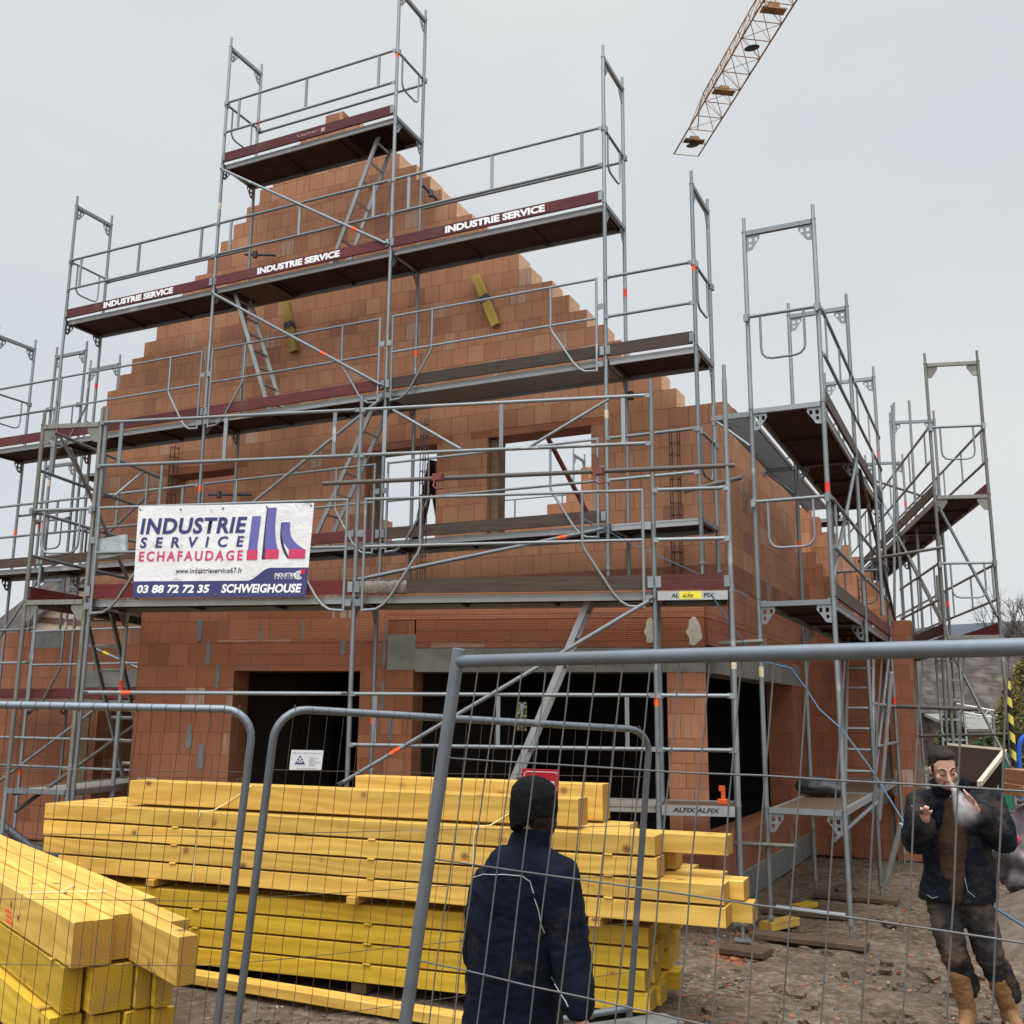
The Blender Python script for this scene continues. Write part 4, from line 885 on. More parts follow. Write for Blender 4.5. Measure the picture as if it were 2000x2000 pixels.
# far left tower and scaffold behind the house
for j, y in enumerate((1.15, 1.90, 4.9)):
    for z, nm in ((2.16, 'low'), (4.16, 'middle'), (6.16, 'upper')):
        frame(-1.53, y, z, 0, f'distant scaffold frame left of the gable, {("front", "middle", "rear")[j]} row, {nm} lift', group='frames left of the gable')
for z, nm in ((4.14, 'lower'), (6.14, 'upper')):
    deck((-.80, 1.9, z), Q, 3.0, f'distant {nm} scaffold deck left of the gable'); dbl((-.78, 1.9, z+1.02), Q, 3.0, f'distant double guard rail right of the {nm} deck, left of the gable'); dbl((-1.55, 1.9, z+1.02), Q, 3.0, f'distant double guard rail left of the {nm} deck, left of the gable')
    endg((-1.53, 1.1, z+1.02), 0, f'distant hooped end guard of the {nm} deck, left of the gable')
RX = [1.2, 4.27, 7.34, 10.41]
for i, x in enumerate(RX):
    for z, nm in ((2.16, 'low'), (4.16, 'middle'), (6.16, 'upper')):
        frame(x, 11.2, z, Q, f'scaffold frame behind the house seen through the windows, {("first", "second", "third", "last")[i]} row, {nm} lift', group='frames behind the house')
for i in range(3):
    for z, nm in ((6.14, 'upper'), (4.14, 'lower')):
        deck((RX[i], 11.2, z), 0, 3.07, f'{nm} scaffold deck behind the house, {("left", "middle", "right")[i]} bay'); dbl((RX[i], 11.17, z+1.02), 0, 3.07, f'{nm} double guard rail behind the house, {("left", "middle", "right")[i]} bay')
brace('brace_tube', (7.4, 11.1, 6.3), (10.4, 11.1, 8.2), 'diagonal brace of the scaffold behind the house, seen through the right window')
brace('shoring_prop', (8.4, 2.6, 4.0), (7.55, 1.7, 6.1), 'dark red raking prop inside the right window', 'prop', .035, 'rust_red', None, 'raking props', False)
for i, (p, q) in enumerate((((5.75, 1.9, 5.65), (6.2, 1.9, 3.5)), ((5.75, 1.95, 5.7), (5.3, 1.95, 3.5)))):
    d = V(q)-V(p); b = MB(); L = d.length; b.cbox(0, L, -.06, .06, -.05, .05); o = b.build('roof_prop', 'brown_ply'); z = V((0, 1, 0)); x = d.normalized(); y = z.cross(x)
    o.matrix_world = Matrix(((x.x, y.x, z.x, p[0]), (x.y, y.y, z.y, p[1]), (x.z, y.z, z.z, p[2]), (0, 0, 0, 1))); tag(o, f'brown wooden prop in the middle window, leaning {"right" if i == 0 else "left"}', 'wooden prop', 'wooden props')

for i, (p_, q_, lab) in enumerate([(DR+V((0, 0, 1.3)), DR+BN*3.07+V((0, 0, 3.1)), 'low diagonal brace on the boundary side of the boundary scaffold'), (DR+BN*3.07+V((0, 0, 3.3)), DR+BN*6.14+V((0, 0, 5.1)), 'diagonal brace in the middle bay of the boundary scaffold'), (D0+BN*3.07+V((0, 0, 5.2)), D0+BN*6.14+V((0, 0, 7.0)), 'high diagonal brace in the middle bay of the boundary scaffold'), (D0+V((0, 0, 3.3)), D0+BN*3.07+V((0, 0, 5.1)), 'diagonal brace on the house side of the boundary scaffold'),
        (V((CXO, CYS[0], 3.3)), V((CXO, CYS[1], 5.1)), 'diagonal brace on the outer side of the side scaffold, front bay'), (V((CXO, CYS[1], 1.3)), V((CXO, CYS[2], 3.1)), 'diagonal brace on the outer side of the side scaffold, rear bay'), (V((10.9, 5.3, 5.9)), V((12.2, 8.6, 5.9)), 'long level tube joining the side scaffold to the wing wall'), (V((11.7, 6.2, 3.3)), V((11.9, 6.4, 7.1)), 'upright tube between the side scaffold and the boundary scaffold')]): brace('brace_tube', p_, q_, lab, mat='galvanised_old' if i % 3 == 0 else 'galvanised')
for k, (x, y, z, h) in enumerate([(12.05, 7.2, 3.0, 4.4), (12.3, 8.4, 3.0, 4.6), (11.6, 9.4, 3.0, 5.0), (12.35, 5.9, .2, 4.0)]): brace('upright_tube', (x, y, z), (x+.04, y, z+h), f'tall upright tube among the tangle behind the side scaffold, {("first", "second", "third", "front")[k]} of four', 'tube', group='upright tubes by the wing', flat=False)
for k, (a_, c_) in enumerate([((-1.57, -.03, 3.2), (0, -.03, 3.2)), ((-1.57, -.03, 2.7), (0, -.03, 2.7)), ((-1.57, .76, 5.2), (0, .76, 5.2)), ((-1.55, .05, 2.2), (-.05, .05, 4.0)), ((-1.6, 1.2, 4.3), (-1.6, 4.8, 6.0)), ((-.78, 1.2, 5.9), (-.78, 4.8, 4.3)), ((-.78, 1.2, 3.3), (-.78, 4.8, 3.3)), ((-1.57, 1.2, 2.8), (-1.57, 4.8, 2.8))]): brace('brace_tube', a_, c_, f'thin tube in the tangle beyond the low end of the gable, {("lowest front", "second front", "inner", "slanting front", "slanting outer", "slanting inner", "level inner", "level outer")[k]} one')
# ------------------------------------------------------------------ timber stacks
def beam(name, o, th, x0, x1, y0, y1, z0, z1, label, mat='timber', group='stacked timber beams', jit=.0):
    b = MB(); L = x1-x0; b.cbox(0, L, -(y1-y0)/2, (y1-y0)/2, -(z1-z0)/2, (z1-z0)/2, .004, jit)
    ob = b.build(name, mat); R = Matrix.Rotation(th, 3, 'Z'); ob.location = V(o)+R @ V((x0, (y0+y1)/2, (z0+z1)/2)); ob.rotation_euler = (0, 0, th)
    return tag(ob, label, 'timber beam', group)
ORD = ['bottom', 'second', 'third', 'top']
TU, OU = math.radians(3), V((11.473, -4.109, 0)); TL_, OL = math.radians(5.5), V((10.905, -3.966, 0))
for k in range(4):
    for c in range(5):
        y0 = c*.215+rnd.uniform(0, .008); xe = rnd.uniform(-.03, .02) if c == 0 else rnd.uniform(-.06, .10)
        z = .085+.137*k
        lab = f'{ORD[k]} front beam of the lower, greener timber bundle' if c == 0 else ('beam at the back of the lower timber bundle, only its end showing')
        beam('squared_timber', OL, TL_, -5.2+rnd.uniform(-.1, .1), xe, y0, y0+.20, z, z+.122, lab, 'timber_yellow', 'front beams of the lower bundle' if c == 0 else 'rear beams of the lower bundle')
ends = {0: [0, .13, -.15, -.4], 1: [-.01, .08, -.1, -.35], 2: [-.44, -.48, -.42, -.5], 3: [-.45, -.02, -.75, -.8]}
for k in range(4):
    for c in range(4):
        y0 = c*.215; z = .69+.137*k
        lab = f'{ORD[k]} front beam of the upper timber bundle' if c == 0 else (f'second beam back in the {ORD[k]} row of the upper bundle, sticking out right' if c == 1 else 'beam deep inside the upper timber bundle, only its end showing')
        beam('squared_timber', OU, TU, -5.74+rnd.uniform(-.04, .05)+(.15 if k == 0 else 0), ends[k][c], y0, y0+.205, z, z+.122, lab, 'timber', 'front beams of the upper bundle' if c == 0 else ('second beams of the upper bundle' if c == 1 else 'rear beams of the upper bundle'))
beam('squared_timber', OU, TU, -4.98, -1.02, .12, .33, 1.245, 1.43, 'single thick beam lying on top of the upper timber bundle')
beam('squared_timber', OU, TU, -3.1, -1.0, .62, .80, 1.245, 1.50, 'reddish short beam behind the thick top beam', 'timber')
for x, o, th, z in [(-.5, OL, TL_, .0), (-2.2, OL, TL_, 0), (-4.3, OL, TL_, 0)]:
    ob = beam('support_block', o, th, x, x+.12, .02, 1.05, .005, .083, 'brown support batten under the lower timber bundle', 'plank_wet', 'support battens under the timber')
for x in (-.9, -2.75, -4.6):
    beam('spacer_batten', OU, TU, x, x+.08, -.03, .85, .637, .688, 'small spacer batten between the lower and upper timber bundles', 'timber', 'spacer battens between the bundles')
for k in range(1, 4):
    for x in (-.8, -2.6, -4.4): beam('spacer_batten', OU, TU, x, x+.06, -.012, .83, .69+.137*k-.0145, .69+.137*k-.0005, 'thin spacer lath between beams of the upper bundle', 'timber', 'spacer laths in the bundles')
    for x in (-.6, -2.1, -3.6): beam('spacer_batten', OL, TL_, x, x+.06, -.012, .83, .085+.137*k-.0145, .085+.137*k-.0005, 'thin spacer lath between beams of the lower bundle', 'timber_yellow', 'spacer laths in the lower bundle')
# long plank on the mud before the stack
p, q = V((6.6, -4.37, 0)), V((10.35, -4.47, 0)); beam('plank', p, math.atan2(q.y-p.y, q.x-p.x), 0, (q-p).length, -.14, .0, .015, .085, 'long yellow plank lying on the mud before the timber stack', 'timber', 'planks on the mud')
# straps
def strap(pts, label, r=.0045):
    b = MB(); b.path(pts, r, 6); return tag(b.build('strap', 'strap'), label, 'strap', 'straps on the timber')
def SU(x, y, z): return OU+Matrix.Rotation(TU, 3, 'Z') @ V((x, y, z))
for x, nm in ((-4.15, 'left'), (-1.75, 'right')):
    strap([SU(x+.42, .119, 1.435), SU(x+.2, .116, 1.30), SU(x+.1, .05, 1.232), SU(x+.02, -.004, 1.224), SU(x, -.006, 1.15), SU(x-.01, -.006, .69)], f'pale plastic strap tied round the upper timber bundle, {nm}')
# the angled stack in the left foreground
D2 = V((.9, -.436, 0)).normalized(); T2A = math.atan2(D2.y, D2.x); O2 = V((8.44, -6.491, 0))
for i, (m0, m1, xe, dz, lab) in enumerate([(0, .105, 0, 0, 'leftmost top beam of the angled stack, red chalk mark on its side'), (.109, .216, .005, 0, 'second top beam of the angled stack with scribbled end'), (.220, .322, -.02, .012, 'third top beam of the angled stack, set back'),
        (.326, .428, .69, -.003, 'top beam sticking out furthest from the angled stack'), (.432, .535, .30, .004, 'top beam behind the one sticking out of the angled stack'), (.54, .64, -.5, 0, 'rearmost top beam of the angled stack')]):
    beam('squared_timber', O2, T2A, -5.0, xe, m0, m1, .616+dz, .855+dz, lab, 'timber')
for i, (m0, m1, xe) in enumerate([(.0, .10, -.10), (.125, .345, .0), (.36, .44, .03), (.45, .55, .08)]):
    beam('squared_timber', O2, T2A, -5.0, xe, m0, m1, .362, .602, f'{("leftmost", "wide second", "narrow third", "rightmost")[i]} beam in the middle layer of the angled stack', 'timber_yellow')
for i, (m0, m1, xe) in enumerate([(-.05, .12, -.12), (.15, .30, -.02), (.32, .45, .02), (.46, .58, .06)]):
    beam('squared_timber', O2, T2A, -5.0, xe, m0, m1, .105, .345, f'{("leftmost", "second", "third", "rightmost")[i]} beam in the bottom layer of the angled stack', 'timber_yellow')
for x in (-.35, -1.9, -3.8):
    beam('spacer_batten', O2, T2A, x, x+.05, -.02, .55, .603, .615, 'thin spacer lath between layers of the angled stack', 'timber', 'spacer laths in the angled stack'); beam('spacer_batten', O2, T2A, x, x+.05, -.06, .55, .346, .361, 'thin spacer lath between layers of the angled stack', 'timber', 'spacer laths in the angled stack')
    beam('support_block', O2, T2A, x, x+.1, -.06, .62, 0, .104, 'support batten under the angled stack', 'plank_wet', 'support battens under the angled stack')
def S2(x, m, z): return O2+D2*x+V((-D2.y, D2.x, 0))*m+V((0, 0, z))
strap([S2(-1.15, -.004, .72), S2(-1.12, -.005, .862), S2(-1.0, .2, .864), S2(-.85, .44, .866)], 'pale strap lying across the angled timber stack')
strap([S2(-1.0, .2, .868), S2(-1.05, .28, .885), S2(-1.15, .33, .866)], 'loose end of the strap on the angled timber stack')
b = MB()
for i in range(3): b.boxv(S2(-1.5+.03*i, -.002, .70-.03*i), D2*.16, V((-D2.y, D2.x, 0))*.001, (0, 0, .018))
tag(b.build('chalk_mark', 'orange_tape'), 'orange chalk scribble on the side of the angled stack', 'chalk mark')

# ------------------------------------------------------------------ site fences
def fence(c, label, nv, wr, tr, closed=(True, True), rnd_=True, hf=(.165, .335, .505, .675, .845)):
    TLc, TRc, BLc, BRc = [V(q) for q in c]; base = (BLc+BRc)/2; r = thing('site_fence', label, 'fence panel', base, 0, 'site fence panels')
    P = lambda u, v: (TLc*(1-u)+TRc*u)*(1-v)+(BLc*(1-u)+BRc*u)*v-base
    W_ = (TRc-TLc).length; H_ = (BLc-TLc).length; cr = .16; b = MB(); pts = [P(0, 1)]
    if rnd_:
        cu, cv = cr/W_, cr/H_
        for i in range(7): a = i/6*Q; pts.append(P(cu*(1-math.sin(a)), cv*(1-math.cos(a))) if False else P(cu-cu*math.cos(a), cv-cv*math.sin(a)))
        for i in range(7): a = i/6*Q; pts.append(P(1-cu+cu*math.sin(a), cv-cv*math.cos(a)))
        pts.append(P(1, 1)); b.path(pts, tr, 12); b.build('tube_frame', 'fence_tube', r)
        b = MB(); b.tube(P(0, .97), P(1, .97), tr, 10); b.build('bottom_tube', 'fence_tube', r)
    else:
        b.tube(P(0, -.022), P(0, 1), tr*1.06, 14); b.build('post', 'fence_tube', r); b = MB(); b.tube(P(1, -.02), P(1, 1), tr*1.06, 14); b.build('post', 'fence_tube', r)
        b = MB(); b.tube(P(.004, 0), P(1, .0), tr, 14); b.build('top_tube', 'fence_tube', r); b = MB(); b.tube(P(0, .98), P(1, .98), tr, 12); b.build('bottom_tube', 'fence_tube', r)
    b = MB(); nrm = (TRc-TLc).cross(BLc-TLc).normalized()
    for i in range(1, nv):
        u = i/nv; pts = []
        for k in range(11):
            v = -.004+k/10*.985; pts.append(P(u+.0022*mnoise.noise(V((i*3.1, k*.9, W_))), v)+nrm*(.004+.008*mnoise.noise(V((i*1.7, k*.8, W_+4)))*math.sin(PI*k/10)))
        b.path(pts, wr, 5)
        b.tube(P(u-.0009, 0), P(u+.0009, 0), tr*1.09, 10) if False else None
        o = P(u, 0); ring = [o+(tr+wr)*(math.cos(t*PI/4)*nrm+math.sin(t*PI/4)*(TLc-BLc).normalized()) for t in range(9)]; b.path(ring, wr, 4) if rnd_ else None
    wm = 'fence_wire_dark' if rnd_ else 'fence_wire'; b.build('upright_wires', wm, r); b = MB()
    for h in hf: b.path([P(k/8, h)-nrm*(.002)+V((0, 0, .004*mnoise.noise(V((k*1.3, h*9, W_))))) for k in range(9)], wr*1.15, 5)
    b.build('cross_wires', wm, r)
    return r
F1 = [at(-790, 1362, 5.3), at(497, 1386, 5.2), at(-880, 2130, 5.2), at(409, 2130, 5.15)]
F2 = [at(541, 1383, 5.2), at(1270, 1426, 6.35), at(448, 2125, 5.1), at(1229, 1985, 6.3)]
F3 = [at(893, 1292, 3.5), at(2060, 1262, 2.3), at(725, 2460, 3.4), at(1993, 3030, 2.25)]
fence(F1, 'site fence panel with rounded corner before the angled timber stack', 46, .0017, .0205)
fence(F2, 'site fence panel with rounded corners carrying the white plate and red sign', 26, .0017, .0205)
fence(F3, 'nearest tilted site fence panel with thick straight top tube', 19, .0025, .0215, rnd_=False)
for c, nm in ((F1[3], 'between the two left panels'), (F2[3], 'under the right end of the sign panel')):
    b = MB(); b.box(-.33, .33, -.11, .11, 0, .13); o = b.build('fence_foot', 'grout'); o.location = (c.x, c.y, 0); o.rotation_euler = (0, 0, .9); tag(o, f'concrete fence foot {nm}', 'fence foot', 'fence feet')
def plane_pt(px, py, c, off=0):
    n = (c[1]-c[0]).cross(c[2]-c[0]).normalized(); d = ray(px, py); 
    if n.dot(CF) > 0: n = -n
    return CAM+d*(((c[0]+n*off-CAM).dot(n))/d.dot(n)), n
def sign(name, px, c, off, mat, label):
    """thin plate on a fence panel; px: top-left, top-right, bottom-left"""
    A, n = plane_pt(*px[0], c, off); B, _ = plane_pt(*px[1], c, off); D, _ = plane_pt(*px[2], c, off); ax = B-A; up = A-D; w_, h_ = ax.length, up.length; ax.normalize(); up.normalize()
    r = root(name); b = MB(); b.boxv(D, ax*w_, up*h_, -n*.003); b.build('plate', mat, r)
    return tag(r, label, 'sign'), D, ax, up, n, w_, h_
s, D, ax, up, n, w_, h_ = sign('site_plate', [(569.5, 1465), (632, 1466), (565, 1503.5)], F2, .012, 'white_paint', 'small white plate with blue triangle wired to the fence panel')
def SP(u, v): return D+ax*u*w_+up*v*h_
plain('sign_navy', (.035, .035, .17), .5); plain('sign_grey', (.24, .24, .27), .5)
txt('SERVICE DU BATIMENT ET TRANSACTIONS', 'lettering', 'sign_grey', s, SP(.06, .83), ax, up, .88*w_, .055*h_, .015)
txt('www.maisonconstruction.fr', 'lettering', 'sign_grey', s, SP(.2, .06), ax, up, .62*w_, .055*h_, .01)
for i, (wd, tx) in enumerate([(.12, 'VENTE'), (.26, 'CONSTRUCTION'), (.18, 'NEUF'), (.36, 'RENOVATION MAISON'), (.34, 'AGENCEMENT BOIS'), (.17, 'TRAVAUX'), (.2, 'EXPERTISE')]): txt(tx, 'lettering', 'sign_navy', s, SP(.58, .62-.07*i), ax, up, wd*w_, .036*h_, .01)
b = MB()
def tri(q): b.prism([(u*w_, v*h_) for u, v in q], D+n*.001, ax, up, n*.001)
tri([(.14, .29), (.46, .29), (.44, .36), (.16, .36)]); tri([(.28, .74), (.24, .62), (.27, .62), (.29, .68), (.31, .62), (.345, .62)][::-1]); tri([(.225, .58), (.20, .50), (.27, .52), (.27, .55)][::-1]); tri([(.36, .58), (.385, .50), (.315, .52), (.315, .55)]); tri([(.165, .375), (.215, .375), (.215, .47)]); tri([(.43, .375), (.39, .47), (.36, .375)]); tri([(.25, .38), (.265, .38), (.265, .5), (.25, .5)]); tri([(.31, .38), (.325, .38), (.325, .5), (.31, .5)])
b.build('triangle_emblem', 'sign_navy', s)
s, D, ax, up, n, w_, h_ = sign('works_sign', [(1020, 1501), (1093, 1504), (1014, 1610)], F2, .014, 'sign_red', 'red sign lettered CHANTIER half hidden behind the man in the black cap')
b = MB(); q = [(.12, .04), (.88, .04), (.92, .06), (.95, .09), (.95, .91), (.92, .94), (.88, .96), (.12, .96), (.08, .94), (.05, .91), (.05, .09), (.08, .06)]
for i in range(len(q)):
    p0, p1 = [D+n*.002+ax*u*w_+up*v*h_ for u, v in (q[i], q[(i+1) % len(q)])]; e_ = (p1-p0).normalized(); b.boxv(p0-e_*.002, e_*((p1-p0).length+.004), n.cross(e_)*.0035, n*.001)
b.build('border', 'white_paint', s); txt('CHANTIER', 'lettering', 'white_paint', s, D+ax*.1*w_+up*.66*h_, ax, up, .8*w_, .13*h_, .01)

# ------------------------------------------------------------------ banner
def Bpx(x, y, o=-.075):
    d = ray(x, y); t = ((Bp(0, o)-CAM).dot(BN))/d.dot(BN); return CAM+d*t
c = [Bpx(271, 989), Bpx(613.7, 982), Bpx(258.6, 1167), Bpx(597, 1166)]
ban = thing('banner', 'white scaffolding banner with navy and crimson lettering tied to the guard rail', 'banner', c[2])
def BQ(X, Y, o=0):
    """banner point from its own print coordinates (0..1 across, 0..1 up)"""
    y = 1-Y; p = (c[0]*(1-X)+c[1]*X)*(1-y)+(c[2]*(1-X)+c[3]*X)*y-c[2]
    k = .004*math.sin(9*X+5*y)+.006*mnoise.noise(V((X*5, y*3, 1.2)))
    return p-BN*(k+o)
t = NT('banner_vinyl'); o_ = t.obj(); cc = t.mix(t.noise(o_, 3, 5), (.62, .62, .63), (.80, .80, .81)); cc = t.mix(t.ramp(t.noise(o_, 4.5, 7, .75), [(.585, 0.), (.66, .75)]), cc, (.33, .27, .2)); t.bump(t.noise(o_, 5, 4, .6, 1), .55, .03); M['banner_vinyl'] = t.fin(cc, .38)
plain('banner_navy', (.045, .048, .15), .4, 0, .12, 6, ((.10, .09, .1), .68)); plain('banner_violet', (.125, .12, .36), .4, 0, .15, 3); plain('banner_crimson', (.56, .05, .13), .4, 0, .1); plain('banner_dark', (.035, .03, .05), .4)
def patch(name, mat, quadf, nx, ny, o, parent=ban):
    b = MB(); vs = [BQ(*quadf(i/nx, j/ny), o) for j in range(ny+1) for i in range(nx+1)]
    b.add(vs, [(j*(nx+1)+i, j*(nx+1)+i+1, (j+1)*(nx+1)+i+1, (j+1)*(nx+1)+i) for j in range(ny) for i in range(nx)], True); return b.build(name, mat, parent)
patch('sheet', 'banner_vinyl', lambda u, v: (u, v), 60, 30, 0)
# print coordinates measured as X across and y down from the top edge
def band_top(u): return .175 if u < .66 else (.175+(.31-.175)*(.5-.5*math.cos(PI*min(1, (u-.66)/.13))))
patch('navy_band', 'banner_navy', lambda u, v: (u, v*band_top(u)), 80, 10, .0025)
WB, HB = (c[3]-c[2]).length, (c[0]-c[2]).length
def btxt(body, name, mat, X0, X1, Y0, Y1, off=.02, shear=0, space=1, o=.005):
    ob = txt(body, name, mat, ban, (0, 0, 0), (1, 0, 0), (0, 1, 0), 1, 1, off, shear, space, 0)
    for v in ob.data.vertices: v.co = BQ(X0+(X1-X0)*v.co.x, Y0+(Y1-Y0)*v.co.y, o)
    ob.data.update(); return ob
btxt('INDUSTRIE', 'lettering', 'banner_navy', .02, .635, .685, .865, .035, .12, 1.1); btxt('SERVICE', 'lettering', 'banner_navy', .025, .628, .535, .655, .03, .1, 2.2)
btxt('ECHAFAUDAGE', 'lettering', 'banner_crimson', .022, .628, .39, .50, .025, .04, 1.35); btxt('www.industrieservice67.fr', 'lettering', 'banner_dark', .245, .63, .255, .315, .012, 0, 1.1)
btxt('03 88 72 72 35', 'lettering', 'white_paint', .025, .45, .045, .135, .035, .12); btxt('SCHWEIGHOUSE', 'lettering', 'white_paint', .52, .972, .045, .14, .035, .12)
btxt('INDUSTRIE', 'lettering', 'white_paint', .815, .935, .215, .255, .02, .1); btxt('SERVICE', 'lettering', 'white_paint', .815, .935, .19, .208, .015, 0, 2.)
# rising bars of the emblem
patch('emblem_bar', 'banner_violet', lambda u, v: (.655+.05*u+.008*v, .50+v*.365), 3, 8, .005); patch('emblem_base', 'banner_crimson', lambda u, v: (.65+.06*u, .395+v*.105), 3, 3, .006)
def sweep(x0, w0, xs, top, low, k): return lambda u, v: (x0+w0*u+(xs+k*u)*(1-v)**3.0+.006*v, low+(top-low)*v)
patch('emblem_bar', 'banner_dark', sweep(.735, .012, .0, .95, .40, .01), 2, 14, .004); patch('emblem_bar', 'banner_violet', sweep(.743, .047, .006, .955, .505, .025), 3, 14, .005); patch('emblem_base', 'banner_crimson', lambda u, v: (.752+.075*u, .405+v*.10), 3, 3, .006)
patch('emblem_bar', 'banner_dark', sweep(.822, .015, .055, .79, .41, .0), 3, 14, .004); patch('emblem_bar', 'banner_violet', sweep(.828, .045, .056, .795, .50, .045), 4, 14, .005); patch('emblem_base', 'banner_crimson', lambda u, v: (.884+.092*u, .405+v*.10), 3, 3, .006)
b = MB(); 
for r0, r1 in ((.0, .006), (.010, .015), (.019, .024)):
    vs = []; m = 20
    for i in range(m+1): a = .6+i/m*5.0; vs += [BQ(.952+r*math.cos(a), .232+r*math.sin(a)*WB/HB, .006) for r in (r0, r1)]
    b.add(vs, [(2*i, 2*i+1, 2*i+3, 2*i+2) for i in range(m)])
b.build('round_emblem', 'white_paint', ban); patch('emblem_flag', 'sign_red', lambda u, v: (.962+.024*u, .235+.05*v+.012*u), 3, 3, .007)
b = MB()
for X, Y in [(.012, .965), (.25, .955), (.49, .96), (.74, .965), (.985, .97), (.24, .025), (.49, .025), (.735, .03), (.985, .03)]: b.ball(BQ(X, Y, .006), .011, None, 8)
b.build('eyelets', 'galvanised_old', ban)
# ------------------------------------------------------------------ people
def organic(name, b, mat, parent, voxel=.012, it=6, loc=None):
    me = b.mesh(name); tmp = bpy.data.objects.new(name, me); COL.objects.link(tmp)
    m = tmp.modifiers.new('r', 'REMESH'); m.mode = 'VOXEL'; m.voxel_size = voxel; m.adaptivity = 0
    if it: k = tmp.modifiers.new('s', 'SMOOTH'); k.iterations = it; k.factor = .5
    dg = bpy.context.evaluated_depsgraph_get(); nm = bpy.data.meshes.new_from_object(tmp.evaluated_get(dg)); bpy.data.objects.remove(tmp); bpy.data.meshes.remove(me)
    nm.name = name; nm.materials.clear(); nm.materials.append(M[mat]); nm.polygons.foreach_set('use_smooth', [True]*len(nm.polygons)); nm.update()
    o = bpy.data.objects.new(name, nm); COL.objects.link(o)
    if parent: o.parent = parent
    return o
def folds(o, amp=.012, sc=9, seed=0, stretch=(1, 1, 2.2)):
    """cloth creases: push the surface along its normal by ridged noise"""
    me = o.data; nr = [v.normal.copy() for v in me.vertices]
    for v, n in zip(me.vertices, nr):
        q = V((v.co.x*stretch[0], v.co.y*stretch[1], v.co.z*stretch[2]))*sc*.5+V((seed, 0, 0)); a = 1-2*abs(mnoise.noise(q)); c2 = 1-2*abs(mnoise.noise(q*2.3+V((3, 1, 7))))
        v.co += n*amp*(.65*a+.35*c2-.4)
    me.update()
def limb(b, pts, rad, n=12):
    for i in range(len(pts)-1): b.cap(pts[i], pts[i+1], rad[i], rad[i+1], n)
def hand(b, wrist, palm, dirs, r=.0085, spread=None):
    b.cap(wrist, palm, .026, .030, 8)
    for pts in dirs: limb(b, [palm]+pts, [r*1.5]+[r]*(len(pts)-1)+[r*.85], 8)

# --- man seen from behind: black knitted cap, navy jacket
A1 = lambda x, y, d=4.3: at(x, y, d)
base = A1(1020, 1960); base = V((base.x, base.y, 0)); m1 = thing('person', 'man from behind in black knitted cap and dirty navy work jacket', 'person', base)
L = lambda x, y, d=4.3: A1(x, y, d)-base
fw1 = V((math.sin(math.radians(-12)), math.cos(math.radians(-12)), 0)); rt1 = V((fw1.y, -fw1.x, 0)); Rm1 = Matrix(((rt1.x, fw1.x, 0), (rt1.y, fw1.y, 0), (0, 0, 1)))
fh = V((math.sin(math.radians(14)), math.cos(math.radians(14)), 0)); rh = V((fh.y, -fh.x, 0)); Rh = Matrix(((rh.x, fh.x, 0), (rh.y, fh.y, 0), (0, 0, 1)))
hc = L(1044, 1572); nb = L(1035, 1665); sl_ = L(958, 1722, 4.36); sr = L(1092, 1716, 4.2); hip = L(1005, 1990); hip.z = .86
elr, wrr = L(1112, 1850, 4.17), L(1132, 1968, 4.08); ell, wrl = L(936, 1860, 4.42), L(985, 1950, 4.75)
b = MB(); b.ball(hc, (.078, .098, .112), Rh); b.ball(hc+fh*.03+V((0, 0, -.065)), (.062, .07, .065), Rh); b.cap(hc+V((0, 0, -.06)), nb, .058, .062); limb(b, [nb, (sl_+sr)/2+V((0, 0, -.08)), hip], [.06, .06, .07]); b.cap(sl_, sr, .04)
b.cap(hc+fh*.09+V((0, 0, -.0)), hc+fh*.112+V((0, 0, -.03)), .012, .016); b.ball(hc+rh*.082+V((0, 0, -.012)), (.012, .022, .034), Rh); b.ball(hc-rh*.082+V((0, 0, -.012)), (.012, .022, .034), Rh); b.ball(hc+fh*.094+V((0, 0, -.065)), (.024, .01, .01), Rh)
for s_, e_, w_ in ((sr, elr, wrr), (sl_, ell, wrl)): limb(b, [s_, e_, w_], [.04, .036, .03])
hd = (wrr-elr).normalized(); side = fw1; pl = wrr+hd*.085; hand(b, wrr, pl, [[pl+hd*.045+side*k+rt1*-.002, pl+hd*.075+side*k+rt1*-.018, pl+hd*(.09-.012*abs(i-1.3))+side*k-rt1*.035] for i, k in enumerate((.027, .009, -.009, -.026))]+[[wrr+hd*.05+side*.035-rt1*.01, wrr+hd*.085+side*.045-rt1*.02]])
hd = (wrl-ell).normalized(); pl = wrl+hd*.085; hand(b, wrl, pl, [[pl+hd*.05+V((0, 0, k)), pl+hd*.08+V((0, 0, k))+rt1*.01] for k in (.027, .009, -.009, -.026)]+[[wrl+hd*.05+V((0, 0, .045)), wrl+hd*.08+V((0, 0, .05))]])
for sgn in (-1, 1):
    h_ = hip+rt1*.1*sgn; limb(b, [h_, h_+V((0, 0, -.42))+fw1*.02, h_+V((0, 0, -.79))], [.085, .055, .04]); b.cap(h_+V((0, 0, -.81)), h_+V((0, 0, -.83))+fw1*.16, .035, .03)
organic('body', b, 'dirty_skin', m1, .0075, 5)
b = MB(); c_ = hc-fh*.006
b.loft([(c_+V((0, 0, z)), rh*(.096*k)+V((0, 0, .032*min(1, max(0, (.06-z)/.1)))), fh*(.112*k)) for z, k in [(-.080, .84), (-.074, .95), (-.035, 1.0), (.02, 1.0), (.048, .96), (.075, .86), (.097, .68), (.112, .45), (.119, .2)]]); o = organic('knitted_cap', b, 'beanie', m1, .006, 5); folds(o, .006, 22, 2, (1, 1, 1.6)); folds(o, .0025, 60, 6, (2, 2, .5))
